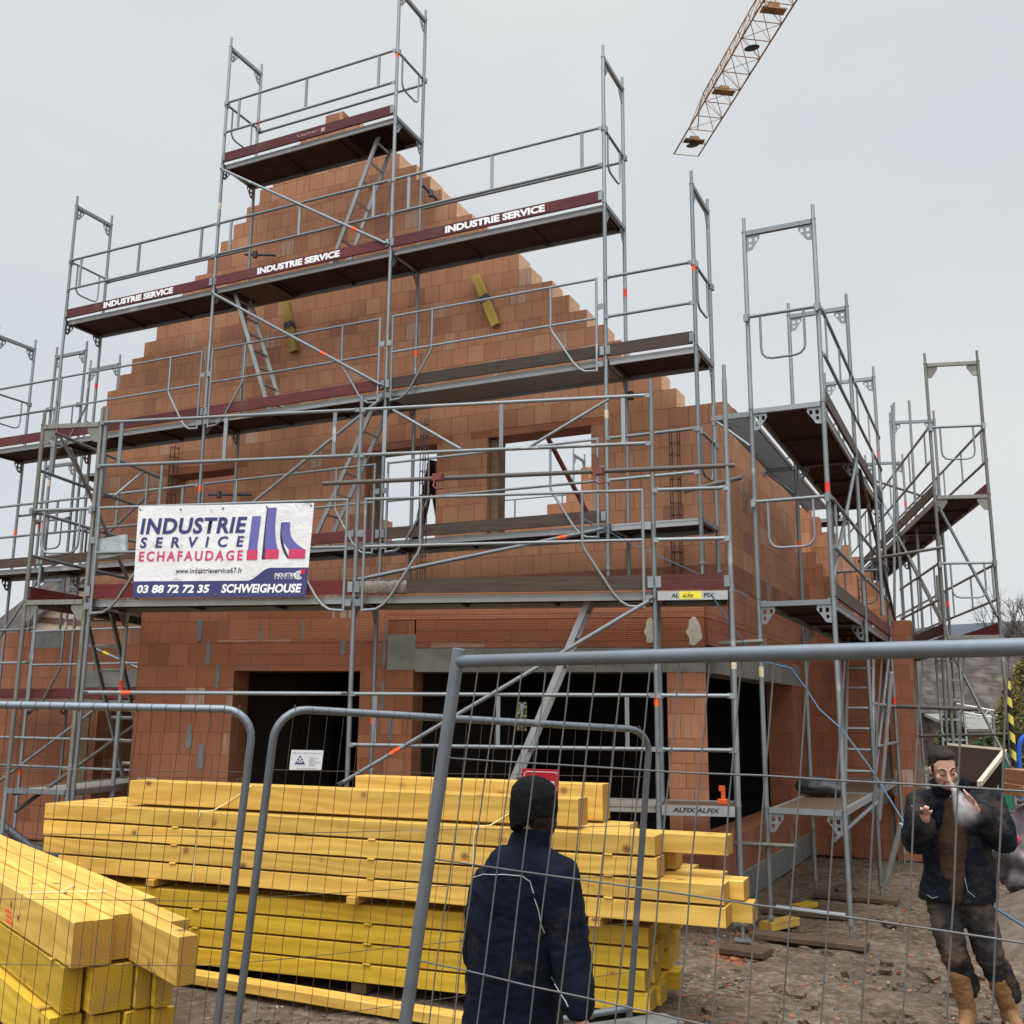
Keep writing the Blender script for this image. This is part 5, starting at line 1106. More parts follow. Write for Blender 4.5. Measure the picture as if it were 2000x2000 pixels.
b = MB(); b.ball(hc+fh*.03+V((0, 0, -.075)), (.074, .084, .07), Rh, 14); b.ball(hc+rh*.02+V((0, 0, -.035))-fh*.01, (.072, .085, .055), Rh, 14); o = organic('beard', b, 'hair', m1, .007, 3); folds(o, .005, 50, 2)
b = MB(); cl = L(1042, 1640); limb(b, [cl+V((0, 0, .05))-fw1*.0, nb+V((0, 0, .03)), nb+V((0, 0, -.06))], [.080, .088, .10], 16); b.cap(nb+V((0, 0, -.03)), sl_+V((0, 0, -.012)), .086, .082); b.cap(nb+V((0, 0, -.03)), sr+V((0, 0, -.005)), .088, .088)
tc_ = (sl_+sr)/2-rt1*.03+V((0, 0, .03)); hp_ = V((hip.x, hip.y, 0))-rt1*.02
def TC(z):
    f = (tc_.z-z)/(tc_.z-.66); return V((tc_.x*(1-f)+hp_.x*f, tc_.y*(1-f)+hp_.y*f, z))
b.loft([(TC(tc_.z+dz), rt1*a, fw1*c) for dz, a, c in [(.10, .075, .07), (.07, .11, .09), (.01, .16, .115), (-.07, .185, .13), (-.18, .192, .14), (-.32, .187, .14), (-.46, .190, .145), (-.60, .198, .15), (-.72, .205, .155)]])
limb(b, [sr+V((0, 0, -.01)), elr, wrr-(wrr-elr).normalized()*.02], [.090, .080, .066], 16); limb(b, [sl_+V((0, 0, -.015)), ell, wrl-(wrl-ell).normalized()*.02], [.085, .072, .058], 16)
o = organic('jacket', b, 'jacket_navy', m1, .009, 8); folds(o, .020, 7, 1, (1, 1, .8)); folds(o, .010, 15, 5, (1, 1, 1.6)); folds(o, .004, 34, 8)
jk = o; bpy.context.view_layer.update()
from mathutils.bvhtree import BVHTree
def on_surface(o, par, pts, off=.003):
    """lay points of the photograph's seams on the cloth"""
    me = o.data; bv = BVHTree.FromPolygons([v.co for v in me.vertices], [tuple(p.vertices) for p in me.polygons]); res = []
    for x, y in pts:
        d = ray(x, y).normalized(); h, nrm, i, dd = bv.ray_cast(CAM-par, d)
        if h is not None: res.append(h+nrm*off)
    return res
def seam(name, o, par, pts, r, mat, parent):
    fine = []
    for i in range(len(pts)-1):
        for k in range(6): t = k/6; fine.append((pts[i][0]*(1-t)+pts[i+1][0]*t, pts[i][1]*(1-t)+pts[i+1][1]*t))
    q = on_surface(o, par, fine+[pts[-1]])
    if len(q) > 2: b = MB(); b.path(q, r, 5); b.build(name, mat, parent)
seam('piping', jk, base, [(920, 1716), (945, 1708), (985, 1708), (1020, 1711), (1035, 1722), (1042, 1745)], .0022, 'piping', m1); seam('piping', jk, base, [(1044, 1755), (1052, 1780), (1056, 1805), (1063, 1822)], .0022, 'piping', m1); seam('piping', jk, base, [(1076, 1908), (1090, 1930), (1105, 1955), (1110, 1966)], .0022, 'piping', m1)
b = MB()
for sgn in (-1, 1): h_ = hip+rt1*.1*sgn; limb(b, [h_+V((0, 0, .04)), h_+V((0, 0, -.42))+fw1*.02, h_+V((0, 0, -.76))], [.118, .088, .08], 14)
o = organic('trousers', b, 'trouser_mud', m1, .012, 6); folds(o, .01, 9, 3)
for sgn in (-1, 1):
    h_ = hip+rt1*.1*sgn; b = MB(); b.cap(h_+V((0, 0, -.70)), h_+V((0, 0, -.80)), .062, .055); b.cap(h_+V((0, 0, -.815)), h_+V((0, 0, -.822))+fw1*.18, .048, .04); organic('boot', b, 'boot_tan', m1, .009, 4)

# --- smoking man, facing the camera
base2 = V((12.88, -3.02, 0)); m2 = thing('person', 'bearded man in muddy dark work clothes exhaling smoke and holding a phone', 'person', base2)
G = lambda x, y, d=6.7: at(x, y, d)-base2
toc = V((CAM.x-base2.x, CAM.y-base2.y, 0)).normalized()            # towards the viewer
rv = V((-toc.y, toc.x, 0))                                          # to the viewer's right
hf = (toc*math.cos(.28)+rv*math.sin(.28)).normalized()             # face direction, turned to the right
yx = V((hf.y, -hf.x, 0)); yx = yx if yx.dot(rv) > 0 else -yx
tilt = math.radians(24); fz = hf*math.cos(tilt)+V((0, 0, -math.sin(tilt))); uz = V((0, 0, math.cos(tilt)))+hf*math.sin(tilt)
lean = Matrix.Rotation(math.radians(7), 3, toc); yx, fz, uz = lean @ yx, lean @ fz, lean @ uz
RH = Matrix(((yx.x, fz.x, uz.x), (yx.y, fz.y, uz.y), (yx.z, fz.z, uz.z)))
H0 = G(1843, 1503, 6.62)
def hp(x, y, z): return H0+RH @ V((x, y, z))
neck = G(1862, 1548, 6.72); shl, shr = G(1796, 1566, 6.74), G(1938, 1568, 6.70); hip2 = G(1871, 1742, 6.74)
e1, w1_ = G(1788, 1640, 6.66), G(1808, 1606, 6.40); e2, w2_ = G(1958, 1638, 6.60), G(1909, 1585, 6.38)
kl, kr = G(1860, 1856, 6.62), G(1934, 1866, 6.62); al, ar = G(1889, 1968, 6.72), G(1970, 1972, 6.72); al.z = .11; ar.z = .11
b = MB()
b.ball(hp(0, -.012, .035), (.076, .096, .094), RH, 16); b.ball(hp(0, .018, -.035), (.063, .070, .07), RH, 14); b.ball(hp(0, .045, -.072), (.047, .045, .04), RH); b.ball(hp(0, .066, -.092), (.024, .022, .018), RH)
b.cap(hp(0, .086, .014), hp(0, .112, -.026), .0095, .0145); b.ball(hp(.014, .1, -.032), .0085); b.ball(hp(-.014, .1, -.032), .0085)
for sx in (-1, 1):
    b.cap(hp(sx*.014, .083, .03), hp(sx*.052, .068, .032), .011, .010); b.ball(hp(sx*.044, .058, -.018), (.026, .024, .022), RH); b.ball(hp(sx*.032, .0735, .008), (.015, .012, .010), RH)
    b.ball(hp(sx*.079, -.004, -.002), (.010, .021, .032), RH); b.ball(hp(sx*.086, -.012, .012), (.008, .012, .014), RH)
b.ball(hp(0, .086, -.056), (.020, .011, .006), RH); b.ball(hp(0, .084, -.068), (.018, .011, .007), RH)
b.cap(hp(0, -.025, -.06), neck, .054, .060); limb(b, [neck, (shl+shr)/2+V((0, 0, -.1)), hip2], [.06, .07, .08]); b.cap(shl, shr, .04)
limb(b, [shl, e1, w1_], [.048, .04, .026]); limb(b, [shr, e2, w2_], [.048, .04, .026]); limb(b, [hip2-rv*.08, kl, al], [.08, .052, .035]); limb(b, [hip2+rv*.08, kr, ar], [.08, .052, .035])
for a_ in (al, ar): b.cap(a_+V((0, 0, -.05)), a_+V((0, 0, -.07))+toc*.15, .035, .03)
pl = G(1807, 1594, 6.36)
fing = [([(1801, 1586, 6.32), (1798, 1580, 6.30), (1799, 1577, 6.315)]), ([(1806, 1584, 6.31), (1806, 1577, 6.285), (1808, 1573.5, 6.30)]), ([(1812, 1585, 6.31), (1812.5, 1579, 6.285), (1813.5, 1576, 6.30)]), ([(1817, 1589, 6.32), (1819, 1585, 6.30), (1820.5, 1582.5, 6.315)])]
hand(b, w1_, pl, [[G(*q) for q in f] for f in fing]+[[G(1797, 1591, 6.36), G(1788, 1580, 6.36), G(1781, 1574, 6.36)]], .0078)
pl = G(1900, 1573, 6.34)
fing = [([(1893, 1560, 6.31), (1886, 1548, 6.30), (1882, 1542, 6.31)]), ([(1896, 1560, 6.29), (1889, 1550, 6.28), (1884, 1546, 6.30)]), ([(1900, 1562, 6.28), (1893, 1553, 6.26), (1888, 1552, 6.28)]), ([(1904, 1565, 6.28), (1898, 1559, 6.26), (1893, 1559, 6.28)])]
hand(b, w2_, pl, [[G(*q) for q in f] for f in fing]+[[G(1892, 1576, 6.32), G(1884, 1566, 6.30), G(1880, 1558, 6.30)]], .0078)
organic('body', b, 'skin', m2, .006, 4)
b = MB(); b.ball(hp(0, -.034, .066), (.083, .098, .082), RH, 18); b.ball(hp(0, -.05, .01), (.082, .066, .075), RH, 16); b.ball(hp(.008, .022, .112), (.064, .052, .028), RH, 14)
for sx in (-1, 1): b.cap(hp(sx*.074, .018, .045), hp(sx*.074, .014, .0), .012, .008)
o = organic('hair', b, 'hair', m2, .006, 3); folds(o, .0025, 60, 3, (1, 1, 1))
b = MB(); b.cap(hp(-.03, .083, -.044), hp(.03, .083, -.044), .007, .007); b.ball(hp(0, .050, -.088), (.043, .038, .023), RH, 14)
for sx in (-1, 1): limb(b, [hp(sx*.066, .012, -.02), hp(sx*.058, .03, -.06), hp(sx*.035, .062, -.086), hp(sx*.012, .082, -.09)], [.005, .010, .012, .010]); b.cap(hp(sx*.028, .084, -.048), hp(sx*.032, .07, -.08), .006, .008)
organic('beard', b, 'stubble', m2, .0055, 2)
for sx in (-1, 1):
    b = MB(); limb(b, [hp(sx*.016, .094, .036), hp(sx*.034, .088, .044), hp(sx*.056, .070, .038)], [.0045, .005, .003]); b.build('eyebrow', 'hair', m2)
    b = MB(); limb(b, [hp(sx*.019, .086, .003), hp(sx*.032, .087, .000), hp(sx*.046, .078, .003)], [.002, .0028, .002]); b.build('eyelashes', 'hair', m2)
b = MB(); limb(b, [neck+V((0, 0, .015)), neck+V((0, 0, -.07))+toc*.03], [.072, .09], 14); q0 = neck+toc*.085+V((0, 0, -.06)); limb(b, [q0-toc*.02, G(1862, 1640, 6.68), G(1866, 1735, 6.70)], [.06, .11, .115], 16); o = organic('pullover', b, 'pullover_mud', m2, .01, 6); folds(o, .008, 12, 8)
b = MB(); b.cap(shl, shr, .078, .078, 14); b.cap(neck+V((0, 0, -.04))-toc*.02, shl, .07, .08, 14); b.cap(neck+V((0, 0, -.04))-toc*.02, shr, .07, .08, 14)
b.loft([(G(cx, y_, 6.73), rv*wx, toc*wy) for y_, cx, wx, wy in [(1546, 1862, .075, .07), (1553, 1864, .14, .10), (1566, 1867, .21, .125), (1590, 1868, .218, .135), (1625, 1869, .212, .14), (1660, 1869, .212, .14), (1700, 1871, .225, .15), (1735, 1872, .238, .158), (1758, 1873, .240, .158)]])
limb(b, [shl+V((0, 0, -.01)), e1, w1_+(e1-w1_).normalized()*.03], [.092, .088, .062], 16); limb(b, [shr+V((0, 0, -.01)), e2, w2_+(e2-w2_).normalized()*.04], [.092, .09, .062], 16)
for sx, pts in ((-1, [(1845, 1542), (1833, 1540), (1828, 1532)]), (1, [(1878, 1545), (1885, 1538), (1886, 1528)])): limb(b, [G(x, y, 6.68-.02*i) for i, (x, y) in enumerate(pts)], [.04, .04, .03], 10)
limb(b, [G(1838, 1548, 6.78), G(1860, 1536, 6.84), G(1882, 1546, 6.78)], [.045, .05, .045], 10)
o = organic('jacket', b, 'jacket_dark', m2, .008, 7); folds(o, .018, 8, 4, (1, 1, .9)); folds(o, .009, 17, 9, (1, 1, 1.5)); folds(o, .004, 36, 2); j2 = o
# open front: the jacket is parted along the zip, the pullover shows between the edges
me = j2.data; bm = bmesh.new(); bm.from_mesh(me); kill = []
for f in bm.faces:
    c_ = f.calc_center_median()+base2; d = c_-CAM; zc = d.dot(CF); px = 1000+FPX*d.dot(CR)/zc; py = 1000-FPX*d.dot(CU)/zc
    if f.normal.dot(toc) > .1 and zc < 6.72 and 1538 < py < 1790:
        lf = 1859-max(0, (py-1640))*.04; rg = 1859+max(0, min(py, 1695)-1606)*.25
        if lf < px < rg: kill.append(f)
bmesh.ops.delete(bm, geom=kill, context='FACES'); bm.to_mesh(me); bm.free(); me.update()
seam('zip', j2, base2, [(1856, 1552), (1856, 1590), (1856, 1640), (1853, 1690), (1851, 1712)], .0028, 'piping', m2)
seam('piping', j2, base2, [(1884, 1715), (1890, 1740), (1904, 1752)], .002, 'piping', m2); seam('piping', j2, base2, [(1811, 1748), (1822, 1754), (1831, 1752)], .002, 'piping', m2)
for px_, py_ in ((1824, 1591), (1905, 1640)):
    q = on_surface(j2, base2, [(px_, py_)], .006)
    if q: b = MB(); b.boxv(q[0]-rv*.035+V((0, 0, -.05)), rv*.07, V((0, 0, .075)), toc*.008); b.build('pocket', 'jacket_dark', m2)
b = MB()
limb(b, [hip2+V((0, 0, .03)), hip2-rv*.09+V((0, 0, -.08)), kl, al+V((0, 0, .15))], [.145, .112, .086, .083], 16); limb(b, [hip2+V((0, 0, .03)), hip2+rv*.10+V((0, 0, -.08)), kr, ar+V((0, 0, .12))], [.145, .112, .088, .085], 16)
o = organic('trousers', b, 'trouser_mud', m2, .009, 5); folds(o, .015, 9, 6, (1, 1, 2)); folds(o, .008, 22, 2, (1, 1, 1.6))
for a_, k_, dr in ((al, kl, -.1), (ar, kr, .25)):
    td = (toc*math.cos(dr)+rv*math.sin(dr)); b = MB(); s_ = a_+(k_-a_)*.62; limb(b, [s_, a_+(k_-a_)*.25, a_+V((0, 0, .0))], [.068, .062, .055], 14); limb(b, [a_+V((0, 0, -.03)), a_+td*.10+V((0, 0, -.048)), a_+td*.19+V((0, 0, -.062))], [.056, .05, .042], 14); o = organic('boot', b, 'boot_tan', m2, .008, 5); folds(o, .008, 18, 3)
    b = MB(); limb(b, [a_-td*.03+V((0, 0, -.095)), a_+td*.10+V((0, 0, -.095)), a_+td*.2+V((0, 0, -.09))], [.045, .045, .045], 12)
    for v_ in range(len(b.v)): b.v[v_] = (b.v[v_][0], b.v[v_][1], min(max(b.v[v_][2], -.01), .035))
    b.build('boot_sole', 'boot_sole', m2)
b = MB(); a_ = G(1783, 1573, 6.34); c_ = G(1806, 1581, 6.31); d_ = (c_-a_); u_ = d_.cross(toc).normalized(); u_ = (u_*.75+toc*.6).normalized(); b.boxv(a_-u_*.03, d_, u_*.066, d_.cross(u_).normalized()*.009); o = b.build('phone', 'phone_black'); o.location = base2; tag(o, 'black phone held in the right hand of the smoking man', 'phone')
# breath of smoke: a real volume
b = MB(); path_ = [(1858, 1529, 6.44), (1866, 1542, 6.36), (1876, 1560, 6.30), (1886, 1580, 6.26), (1893, 1600, 6.24)]; rr_ = [.018, .036, .060, .084, .098]
limb(b, [at(*q)-V((12.88, -3.4, 1.4)) for q in path_], rr_, 14); t = NT('smoke'); t.t.nodes.remove(t.b); vol = t.n('ShaderNodeVolumePrincipled'); oo = t.obj(); vol.inputs['Color'].default_value = (.99, .99, 1, 1); vol.inputs['Anisotropy'].default_value = .2
pa, pb = at(1858, 1529, 6.44)-V((12.88, -3.4, 1.4)), at(1894, 1602, 6.24)-V((12.88, -3.4, 1.4)); ax_ = pb-pa; L_ = ax_.length; ax_.normalize()
def vm(op, a, b): 
    n = t.n('ShaderNodeVectorMath', operation=op); t.val(a, n.inputs[0]); t.val(b, n.inputs[1]); return n.outputs['Value'] if op in ('DOT_PRODUCT',) else n.outputs[0]
rel = vm('SUBTRACT', oo, pa); along = vm('DOT_PRODUCT', rel, ax_); q2 = vm('DOT_PRODUCT', rel, rel); d2_ = t.math('SUBTRACT', q2, t.math('MULTIPLY', along, along))
tt = t.math('DIVIDE', along, L_, None, True); R_ = t.math('ADD', .014, t.math('MULTIPLY', t.math('POWER', tt, .8), .078)); fo = t.math('SUBTRACT', 1., t.math('DIVIDE', d2_, t.math('MULTIPLY', R_, R_)), None, True)
dn = t.math('MULTIPLY', t.math('MULTIPLY', fo, t.ramp(t.noise(oo, 14, 6, .65, .8), [(.32, .08), (.62, 1.)])), t.ramp(tt, [(0., 95.), (.35, 48.), (.75, 20.), (1., 5.)]) if False else t.math('ADD', 11., t.math('MULTIPLY', t.math('POWER', t.math('SUBTRACT', 1., tt), 1.4), 120.)))
dn = t.math('MULTIPLY', dn, t.math('MULTIPLY', t.math('SUBTRACT', 1.12, t.math('DIVIDE', along, L_)), 2.2, None, True)); dn = t.math('MULTIPLY', dn, t.ramp(t.noise(oo, 9, 4, .6, 1.2), [(.36, .1), (.6, 1.)]))
t.l(dn, vol.inputs['Density']); t.l(vol.outputs[0], t.o.inputs['Volume']); M['smoke'] = t.m
o = organic('smoke', b, 'smoke', None, .012, 3); o.location = (12.88, -3.4, 1.4); tag(o, 'puff of white smoke blown from the mouth of the bearded man', 'smoke', None, 'stuff')
# ------------------------------------------------------------------ crane
H = 27.0; ja, jb = onZ(1340, 303, H), onZ(1524, 0, H); jd = (jb-ja); jd.z = 0; jd.normalize(); js = V((-jd.y, jd.x, 0)); 
if js.dot(CR) < 0: js = -js
cr = thing('tower_crane', 'yellow lattice crane jib reaching into the sky from the top right', 'crane', ja)
wj = 1.15; N_ = 52; st = 1.02
b = MB()
for o in (-wj/2, wj/2): b.tube(js*o, js*o+jd*(st*N_), .034, 6)
b.build('lower_chord', 'crane_yellow', cr); b = MB(); top = [V((0, 0, .3))+jd*1.6, jd*(st*1.9)+V((0, 0, 1.25))]+[jd*(st*i+.4)+V((0, 0, 1.5+.014*i)) for i in range(2, N_)]
b.path(top, .027, 6); b.build('upper_chord', 'crane_yellow', cr); b = MB()
for i in range(N_):
    p = jd*(st*i); b.tube(p-js*wj/2, p+js*wj/2, .020, 5)
    if i: b.tube(p+js*wj/2*(1 if i % 2 else -1), p+jd*st+js*wj/2*(-1 if i % 2 else 1), .012, 4)
    if 2 <= i < N_-1:
        t_ = jd*(st*i+.4)+V((0, 0, 1.5+.014*i))
        for s in (-1, 1): b.tube(p+js*s*wj/2, t_, .017, 5); b.tube(p+jd*st+js*s*wj/2, t_, .013, 4)
b.build('lattice', 'crane_yellow', cr); b = MB()
for i, k in ((4.5, .2), (.9, .15), (9.4, .25)): b.boxv(jd*(st*i)-js*.45+V((0, 0, .02)), js*.9, jd*.35, (0, 0, .05)); b.boxv(jd*(st*i)-js*.2+V((0, 0, .07)), js*.4, jd*.3, (0, 0, k))
b.build('trolley_lattice', 'crane_yellow', cr); b = MB()
for i in (.9, 7.6): b.ball(jd*(st*i)+V((0, 0, -.05)), (.30, .2, .03), None, 14)
b.build('lamp_disc', 'dark_steel', cr)
b = MB(); mx = jd*(st*N_)+V((0, 0, -H))
for a, c in ((-.7, -.7), (.7, -.7), (.7, .7), (-.7, .7)): b.tube(mx+V((a, c, 0)), mx+V((a, c, H+4)), .07, 6)
for k in range(20):
    for p, q in (((-.7, -.7), (.7, -.7)), ((.7, -.7), (.7, .7)), ((.7, .7), (-.7, .7)), ((-.7, .7), (-.7, -.7))): b.tube(mx+V((*p, k*1.5)), mx+V((*q, k*1.5+1.5)), .035, 5)
b.build('mast', 'crane_yellow', cr)

# ------------------------------------------------------------------ neighbouring houses
def nhouse(name, label, o, rz, Lx, Ly, hw, hr, wall, roofover=.4):
    r = thing(name, label, 'house', o, rz); b = MB(); b.box(0, Lx, 0, Ly, 0, hw); b.prism([(0, hw), (Ly, hw), (Ly/2, hr)], (0, 0, 0), (0, 1, 0), (0, 0, 1), (Lx, 0, 0)); b.build('wall', wall, r)
    for s in (0, 1):
        y0, y1 = (-roofover, Ly/2) if s == 0 else (Ly+roofover, Ly/2); sl = (hr-hw)/(Ly/2); z0 = hw-sl*roofover; b = MB(); d = V((0, y1-y0, hr-z0)); nr = V((1, 0, 0)).cross(d).normalized(); nr = nr if nr.z > 0 else -nr
        P = V((-roofover, y0, z0+.03)); R_ = Matrix.Identity(3); b.boxv(P, (Lx+2*roofover, 0, 0), d, nr*.16); b.build('roof', 'roof_tiles', r)
    return r
o = at(1800, 1400, 44); r = nhouse('neighbour_house', 'dark tile roofed house behind the side scaffold', (o.x, o.y, 0), 0, 9, 8, 2.3, 4.9, 'roof_tiles'); r.rotation_euler = (0, 0, .36)
b = MB(); b.box(3.0, 4.6, -.05, 0, 1.35, 2.1); w_ = b.build('window', 'brown_wall', r); b = MB(); b.box(2.9, 4.7, -.1, -.051, 1.27, 1.35); b.build('sill', 'white_paint', w_)
b = MB(); b.box(6, 6.5, 3.5, 4.0, 4.4, 5.3); b.build('chimney', 'brown_wall', r)
o = at(18, 1400, 38)+V((.43, .9, 0))*7; r = nhouse('neighbour_house', 'cream rendered house with tiled roof behind the scaffold at the left', (o.x, o.y, 0), 2.69, 8, 7, 4.7, 8.2, 'cream_render')
for z in (3.9, 5.3): b = MB(); b.box(-.06, -.001, .2, 6.8, z, z+.22); b.build('beam', 'brown_wall', r)
for y in (1.2, 3.6): b = MB(); b.box(-.05, -.001, y+2.1, y+3.2, 2.9, 3.8); b.build('shutter', 'shutter_grey', r)

# ------------------------------------------------------------------ vegetation
def leafy(name, label, c, rx, rz_, n, size, mat, cone=False, group='background shrubs', trunk=True):
    r = thing(name, label, 'tree' if rz_ > 1.2 else 'shrub', (c[0], c[1], 0), 0, group); b = MB(); cl = [(rnd.uniform(0, 6.28), rnd.random(), rnd.random()) for i in range(26)]
    for i in range(n):
        a, h, q = cl[i % 26]; a += rnd.gauss(0, .35); h = min(1, max(0, h+rnd.gauss(0, .07))); rr = rx*((1-h)*.95+.05 if cone else math.sin(PI*(.12+.83*h)))*(.55+.5*q)+rnd.gauss(0, .06)
        p = V((rr*math.cos(a), rr*math.sin(a), .15+h*rz_*2)); d = V((rnd.gauss(0, 1), rnd.gauss(0, 1), rnd.gauss(0, .7))).normalized()*size; e = d.orthogonal().normalized()*size*.4
        b.add([p-e*.3, p+d*.5-e, p+d, p+d*.5+e], [(0, 1, 2, 3)])
    b.build('crown', mat, r)
    b = MB(); b.tube((0, 0, 0), (0, 0, rz_*1.7), rx*.06, 7, rx*.02)
    for i in range(10): a, h = i*2.4, .2+.08*i; b.tube((0, 0, rz_*2*h*.7), (rx*.6*math.cos(a), rx*.6*math.sin(a), rz_*2*h), rx*.02, 5, rx*.006)
    b.build('trunk', 'bark', r); return r
def gxy(px, d): p = at(px, 1400, d); return (p.x, p.y)
leafy('conifer', 'yellow green conifer at the right edge behind the striped post', gxy(2045, 24), 1.15, 1.75, 14000, .085, 'leaf_yellow')
leafy('conifer', 'second yellow green conifer further back at the right edge', gxy(2030, 31), 1.3, 1.9, 8000, .11, 'leaf_yellow')
leafy('dark_conifer', 'dark conifer between the scaffold posts behind the smoking man', gxy(1858, 26), .75, 1.05, 8000, .08, 'leaf_dark', True)
leafy('dark_shrub', 'dark low shrub behind the tilted brown panel', gxy(1950, 25), .9, .75, 4500, .11, 'leaf_dark')
leafy('dark_shrub', 'dark green shrub left of the tilted brown panel', gxy(1895, 23), .7, .6, 3500, .1, 'leaf_dark')
leafy('dark_shrub', 'dark shrub seen through the small window inside the ground floor', (-1.5, 21), 2.2, 1.3, 4000, .16, 'leaf_yellow')
def bare(label, px, d, h, seed):
    x, y = gxy(px, d); r = thing('bare_tree', label, 'tree', (x, y, 0), 0, 'bare trees on the skyline'); R_ = random.Random(seed); T, C = MB(), MB()
    def grow(mb, p, dr, L, rad, lv):
        q = p+dr*L; mb.tube(p, q, rad, 5, rad*.66)
        if lv == 0: return
        for i in range(R_.randint(3, 4) if lv > 1 else 5):
            a = R_.uniform(0, 6.28); o = dr.orthogonal().normalized(); nd = (dr+(Matrix.Rotation(a, 3, dr) @ o)*R_.uniform(.35, .8)+V((0, 0, .12))).normalized(); grow(C, p+dr*L*R_.uniform(.55, 1), nd, L*R_.uniform(.55, .78), rad*.58, lv-1)
    grow(T, V((0, 0, 0)), V((R_.uniform(-.06, .06), 0, 1)).normalized(), h*.34, h*.014, 5); T.build('trunk', 'bark', r); C.build('crown', 'bark', r)
bare('bare winter tree right of the boundary scaffold', 1965, 55, 10.4, 3); bare('bare winter tree at the right picture edge', 2040, 52, 10.6, 8); bare('thin bare tree behind the boundary scaffold', 1900, 60, 9.4, 12); bare('small bare tree seen between boundary scaffold posts', 1815, 62, 8.6, 21)

# ------------------------------------------------------------------ clutter at the right
b = MB(); q = [at(1850, 1456, 9.6), at(1957, 1466, 9.4), at(1908, 1528, 8.9), at(1858, 1524, 9.0)]; nr = (q[1]-q[0]).cross(q[3]-q[0]).normalized(); nr = nr if nr.dot(CF) > 0 else -nr
r = thing('tipping_trough', 'tilted brown trough with pale wooden edge behind the smoking man', 'trough', q[3]); b.add([p-q[3] for p in q]+[p-q[3]+nr*.5*(.6 if i > 1 else 1) for i, p in enumerate(q)], [(0, 1, 2, 3), (7, 6, 5, 4), (0, 4, 5, 1), (1, 5, 6, 2), (2, 6, 7, 3), (3, 7, 4, 0)]); b.build('tray', 'brown_ply', r)
b = MB(); b.boxv(q[1]-q[3]-nr*.01, q[2]-q[1], CR*.045, nr*.05); b.boxv(q[0]-q[3]-nr*.005, q[1]-q[0], V((0, 0, .02)), nr*.04); b.build('edge_board', 'beige_wood', r)
for x in (1940, 1902): b = MB(); b.tube(at(x, 1488, 9.4)-q[3], at(x+18, 1640, 9.4)-q[3], .018, 6); b.build('leg', 'white_paint', r)
p = at(1957, 1500, 16); b = MB(); b.cbox(-.13, .13, -.13, .13, 0, 1.0, .03); b.box(-.15, .15, -.16, .15, 1.0, 1.06); o = b.build('green_bin', 'green_bin'); o.location = (p.x, p.y, .38); o.rotation_euler = (0, 0, .4); tag(o, 'dark green bin half hidden behind the scaffold post', 'bin')
b = MB(); b.path([at(2030, 1428, 13), at(2008, 1434, 13), at(1996, 1442, 13), at(1991, 1455, 13), at(1990, 1475, 13), at(1994, 1560, 13)], .03, 8); tag(b.build('blue_pipe', 'blue_pipe'), 'bent bright blue pipe at the right edge', 'pipe')
p = at(2035, 1531, 10.5); b = MB(); b.box(-.28, .3, -.25, .25, 0, .14); b.box(-.33, .33, -.3, .3, -.12, -.005); o = b.build('block_stack', 'brick_orange'); o.location = p; o.rotation_euler = (0, 0, .42); tag(o, 'terracotta block slab lying on a pallet at the right edge', 'block')
b = MB(); b.ball((0, 0, .2), (.75, .5, .55)); b.ball((.5, .1, .3), (.6, .5, .55)); b.ball((-.2, -.25, .1), (.4, .3, .35)); o = organic('plastic_sheet', b, 'plastic_sheet', None, .05, 3); folds(o, .12, 5, 3); folds(o, .05, 14, 1); p = at(2075, 1600, 10.5); o.location = (p.x, p.y, .42); tag(o, 'heap wrapped in pale crumpled plastic sheet behind the right post', 'plastic sheet')
b = MB(); limb(b, [at(1930, 1643, 8.4), at(1952, 1650, 8.3), at(1974, 1649, 8.4), at(1985, 1640, 8.6)], [.04, .055, .05, .04], 10); tag(b.build('red_hose_bundle', 'red_cloth'), 'dark red rolled bundle beside the smoking man at the right', 'bundle')
b = MB(); n = 28; vs = []
for j in range(n+1):
    for i in range(n+1):
        x, y = (i/n-.5)*3.4, (j/n-.5)*3.0; d = math.hypot(x/1.7, y/1.5); h = .62*max(0, 1-d**1.3)+.07*mnoise.noise(V((x*2.2, y*2.2, 3)))+.05*mnoise.noise(V((x*6, y*6, 1))); vs.append((x, y, h if d < 1 else -.08))
b.add(vs, [(j*(n+1)+i, j*(n+1)+i+1, (j+1)*(n+1)+i+1, (j+1)*(n+1)+i) for j in range(n) for i in range(n)], True); o = b.build('gravel_heap', 'gravel_mud'); q_ = at(2190, 1760, 9.5); o.location = (q_.x, q_.y, -.02); tag(o, 'heap of muddy gravel at the right edge behind the smoking man', 'gravel heap')
b = MB(); b.box(0, 3.0, 0, 2.2, 0, 1.6); r = thing('garden_shed', 'low pale roofed garden shed in the distance at the right', 'shed', (*gxy(1880, 34), 0), .5); b.build('wall', 'brown_wall', r); b = MB(); b.boxv((-.2, -.2, 1.55), (3.4, 0, 0), (0, 2.6, .5), (0, -.02, .1)); b.build('roof', 'concrete', r)
r = thing('lattice_truss', 'white aluminium truss in the background behind the boundary scaffold', 'truss', at(1866, 1374, 20)); e_ = at(1942, 1388, 20)-at(1866, 1374, 20); b = MB(); n = 7
for dz in (.0, -.14): b.tube(V((0, 0, dz)), e_+V((0, 0, dz)), .016, 5)
for i in range(n): b.tube(e_*(i/n)+V((0, 0, -.14*(i % 2))), e_*((i+1)/n)+V((0, 0, -.14*((i+1) % 2))), .01, 4)
b.build('chords', 'white_paint', r); b = MB()
for f_ in (.05, .95): b.tube(e_*f_, V((e_.x*f_, e_.y*f_, -r.location.z)), .03, 6)
b.build('leg', 'galvanised', r)

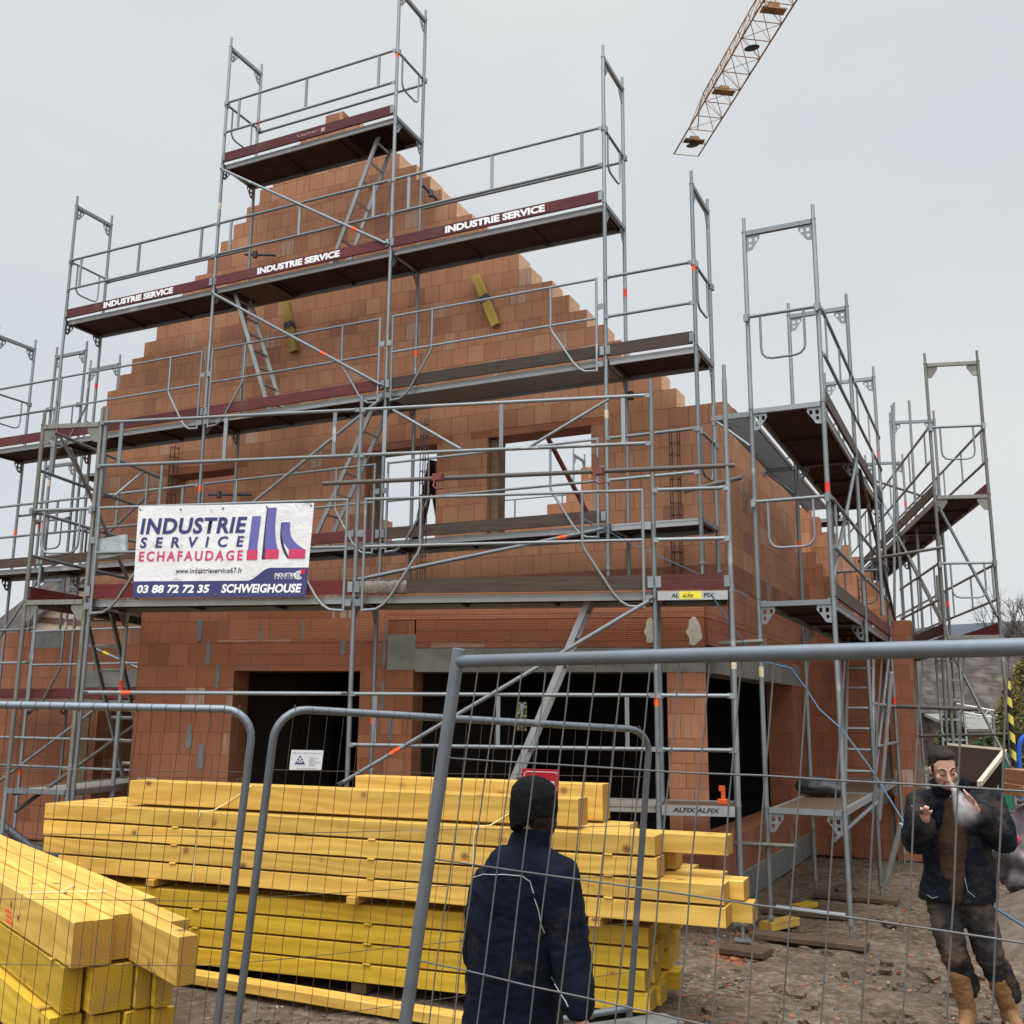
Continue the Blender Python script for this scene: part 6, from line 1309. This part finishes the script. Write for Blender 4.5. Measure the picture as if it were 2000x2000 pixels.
# ------------------------------------------------------------------ things on decks, ropes, planks, rubble
p = Bp(6.72, .15, 1.19); b = MB(); b.cbox(-.03, .06, -.03, .03, 0, .05, .008); b.box(.0, .035, -.012, .012, .05, .16); b.box(-.02, .03, -.014, .014, .12, .17); o = b.build('orange_tool', 'orange_plastic'); o.location = p; tag(o, 'small orange hand tool standing on the low deck before the pier', 'tool')
b = MB(); b.ball((0, 0, .1), (.26, .16, .11)); b.ball((.14, .02, .08), (.16, .14, .09)); o = organic('black_bag', b, 'dark_steel', None, .02, 4); folds(o, .02, 9, 1); o.location = (11.2, 1.35, 1.13); tag(o, 'black bag lying on the low wet deck of the right scaffold', 'bag')
b = MB(); b.path([at(1388, 1160, 9.6), at(1430, 1225, 9.75), at(1480, 1290, 9.8), at(1545, 1305, 9.85), at(1572, 1342, 9.85), at(1600, 1385, 9.7), at(1645, 1425, 9.5), at(1700, 1500, 9.3), at(1762, 1600, 9.1), at(1790, 1660, 8.8)], .0075, 7); tag(b.build('blue_rope', 'rope_blue'), 'light blue rope hanging across the side scaffold', 'rope')
b = MB(); b.path([at(1938, 1770, 6.95), at(1968, 1789, 6.9), at(2005, 1812, 6.8), at(2080, 1850, 6.7)], .009, 7); tag(b.build('blue_rope', 'rope_blue'), 'light blue rope end running over the mud right of the smoking man', 'rope')
b = MB(); b.path([(8.9, -.1, 4.25), (9.6, -.25, 3.85), (10.2, -.3, 3.55), (10.9, -.5, 3.2)], .004, 6); tag(b.build('blue_rope', 'rope_blue'), 'thin blue cord sagging behind the wine red end board', 'rope')
for (x0, y0), (x1, y1), wd, th_, mt, lab in [((1470, 1822), (1694, 1848), .22, .05, 'plank_wet', 'dark wet plank under the front feet of the side scaffold'), ((1590, 1745), (1755, 1760), .22, .05, 'plank_wet', 'dark wet plank under the second feet of the side scaffold'), ((1490, 1775), (1660, 1790), .16, .05, 'plank_wet', 'brown plank lying crosswise under the side scaffold'),
        ((1495, 1812), (1550, 1800), .14, .08, 'timber', 'short yellow timber offcut before the dark plank'), ((1552, 1772), (1586, 1764), .14, .05, 'timber_yellow', 'yellow offcut lying further back under the right scaffold'), ((1415, 1850), (1500, 1862), .25, .05, 'plank_wet', 'dark board under the base jack of the street scaffold right end')]:
    p, q = onZ(x0, y0, .03), onZ(x1, y1, .03); d = q-p; b = MB(); b.cbox(0, d.length, -wd/2, wd/2, 0, th_, .006); o = b.build('plank', mt); o.location = (p.x, p.y, .0); o.rotation_euler = (0, 0, math.atan2(d.y, d.x)); tag(o, lab, 'plank', 'planks under the scaffold')
b = MB(); b.path([(4.05, -2.1, .25), (3.2, -2.4, .5), (2.6, -2.6, .9), (2.2, -2.5, 1.2)], .05, 8); tag(b.build('black_pipe', 'dark_steel'), 'thick black pipe at the left behind the timber stacks', 'pipe')
b = MB(); b.ball((0, 0, .25), (.9, .4, .35)); b.ball((.7, .1, .2), (.6, .4, .3)); o = organic('black_tarp', b, 'dark_steel', None, .04, 3); folds(o, .06, 6, 2); o.location = (5.1, -3.1, .25); tag(o, 'dark tarpaulin heap between the timber stacks at the left', 'tarpaulin')
# brick rubble and stones
def rubble(name, label, pts, mat, s0, s1, flat=.5):
    b = MB()
    for x, y in pts:
        s = rnd.uniform(s0, s1); R_ = Matrix.Rotation(rnd.uniform(0, 6.28), 3, 'Z') @ Matrix.Rotation(rnd.uniform(-.4, .4), 3, 'X'); vs = []
        for sx in (-1, 1):
            for sy in (-1, 1):
                for sz in (-1, 1): vs.append(V((x, y, s*flat*.25-.025))+R_ @ V((sx*s*rnd.uniform(.5, 1), sy*s*rnd.uniform(.35, .7), sz*s*flat*rnd.uniform(.4, .8))))
        b.add(vs, [(0, 1, 3, 2), (4, 6, 7, 5), (0, 4, 5, 1), (2, 3, 7, 6), (0, 2, 6, 4), (1, 5, 7, 3)])
    o = b.build(name, mat); tag(o, label, None, None, 'stuff'); return o
def sc(px0, px1, py0, py1, n, g=None):
    r_ = []
    for i in range(n):
        x, y = (rnd.gauss((px0+px1)/2, (px1-px0)/4), rnd.gauss((py0+py1)/2, (py1-py0)/4)) if g else (rnd.uniform(px0, px1), rnd.uniform(py0, py1)); p = onZ(x, max(y, 1600), 0); r_.append((p.x, p.y))
    return r_
rubble('brick_rubble', 'orange brick chips strewn over the mud', sc(1350, 1500, 1835, 1895, 330, 1)+sc(1280, 1990, 1700, 2100, 420)+sc(1330, 1480, 1940, 2010, 40, 1), 'brick_ground', .006, .034)
rubble('pebbles', 'grey pebbles scattered on the muddy ground', sc(1280, 2050, 1660, 2150, 3200)+sc(400, 1300, 1930, 2150, 500), 'gravel_mud', .005, .022, .8)
rubble('pale_chips', 'pale wood and mortar chips scattered on the mud', sc(1280, 2050, 1700, 2150, 260)+sc(400, 1000, 1930, 2100, 90), 'beige_wood', .004, .014, .5)
rubble('mud_clods', 'larger clods of mud and stone lying on the ground', sc(1280, 2050, 1680, 2150, 170), 'mud', .03, .085, .6)
for k, m_ in M.items():
    for n_ in m_.node_tree.nodes:
        if n_.type == 'BSDF_PRINCIPLED' and n_.inputs['Metallic'].default_value < .05 and not n_.inputs['Metallic'].is_linked and k not in ('banner_vinyl', 'clear_film', 'plastic_sheet', 'blue_pipe'):
            n_.inputs['Specular IOR Level'].default_value = .12 if k in ('brown_ply', 'mud', 'beanie', 'jacket_navy', 'jacket_dark', 'trouser_mud', 'pullover_mud', 'deck_under', 'block_room_shade') else .25
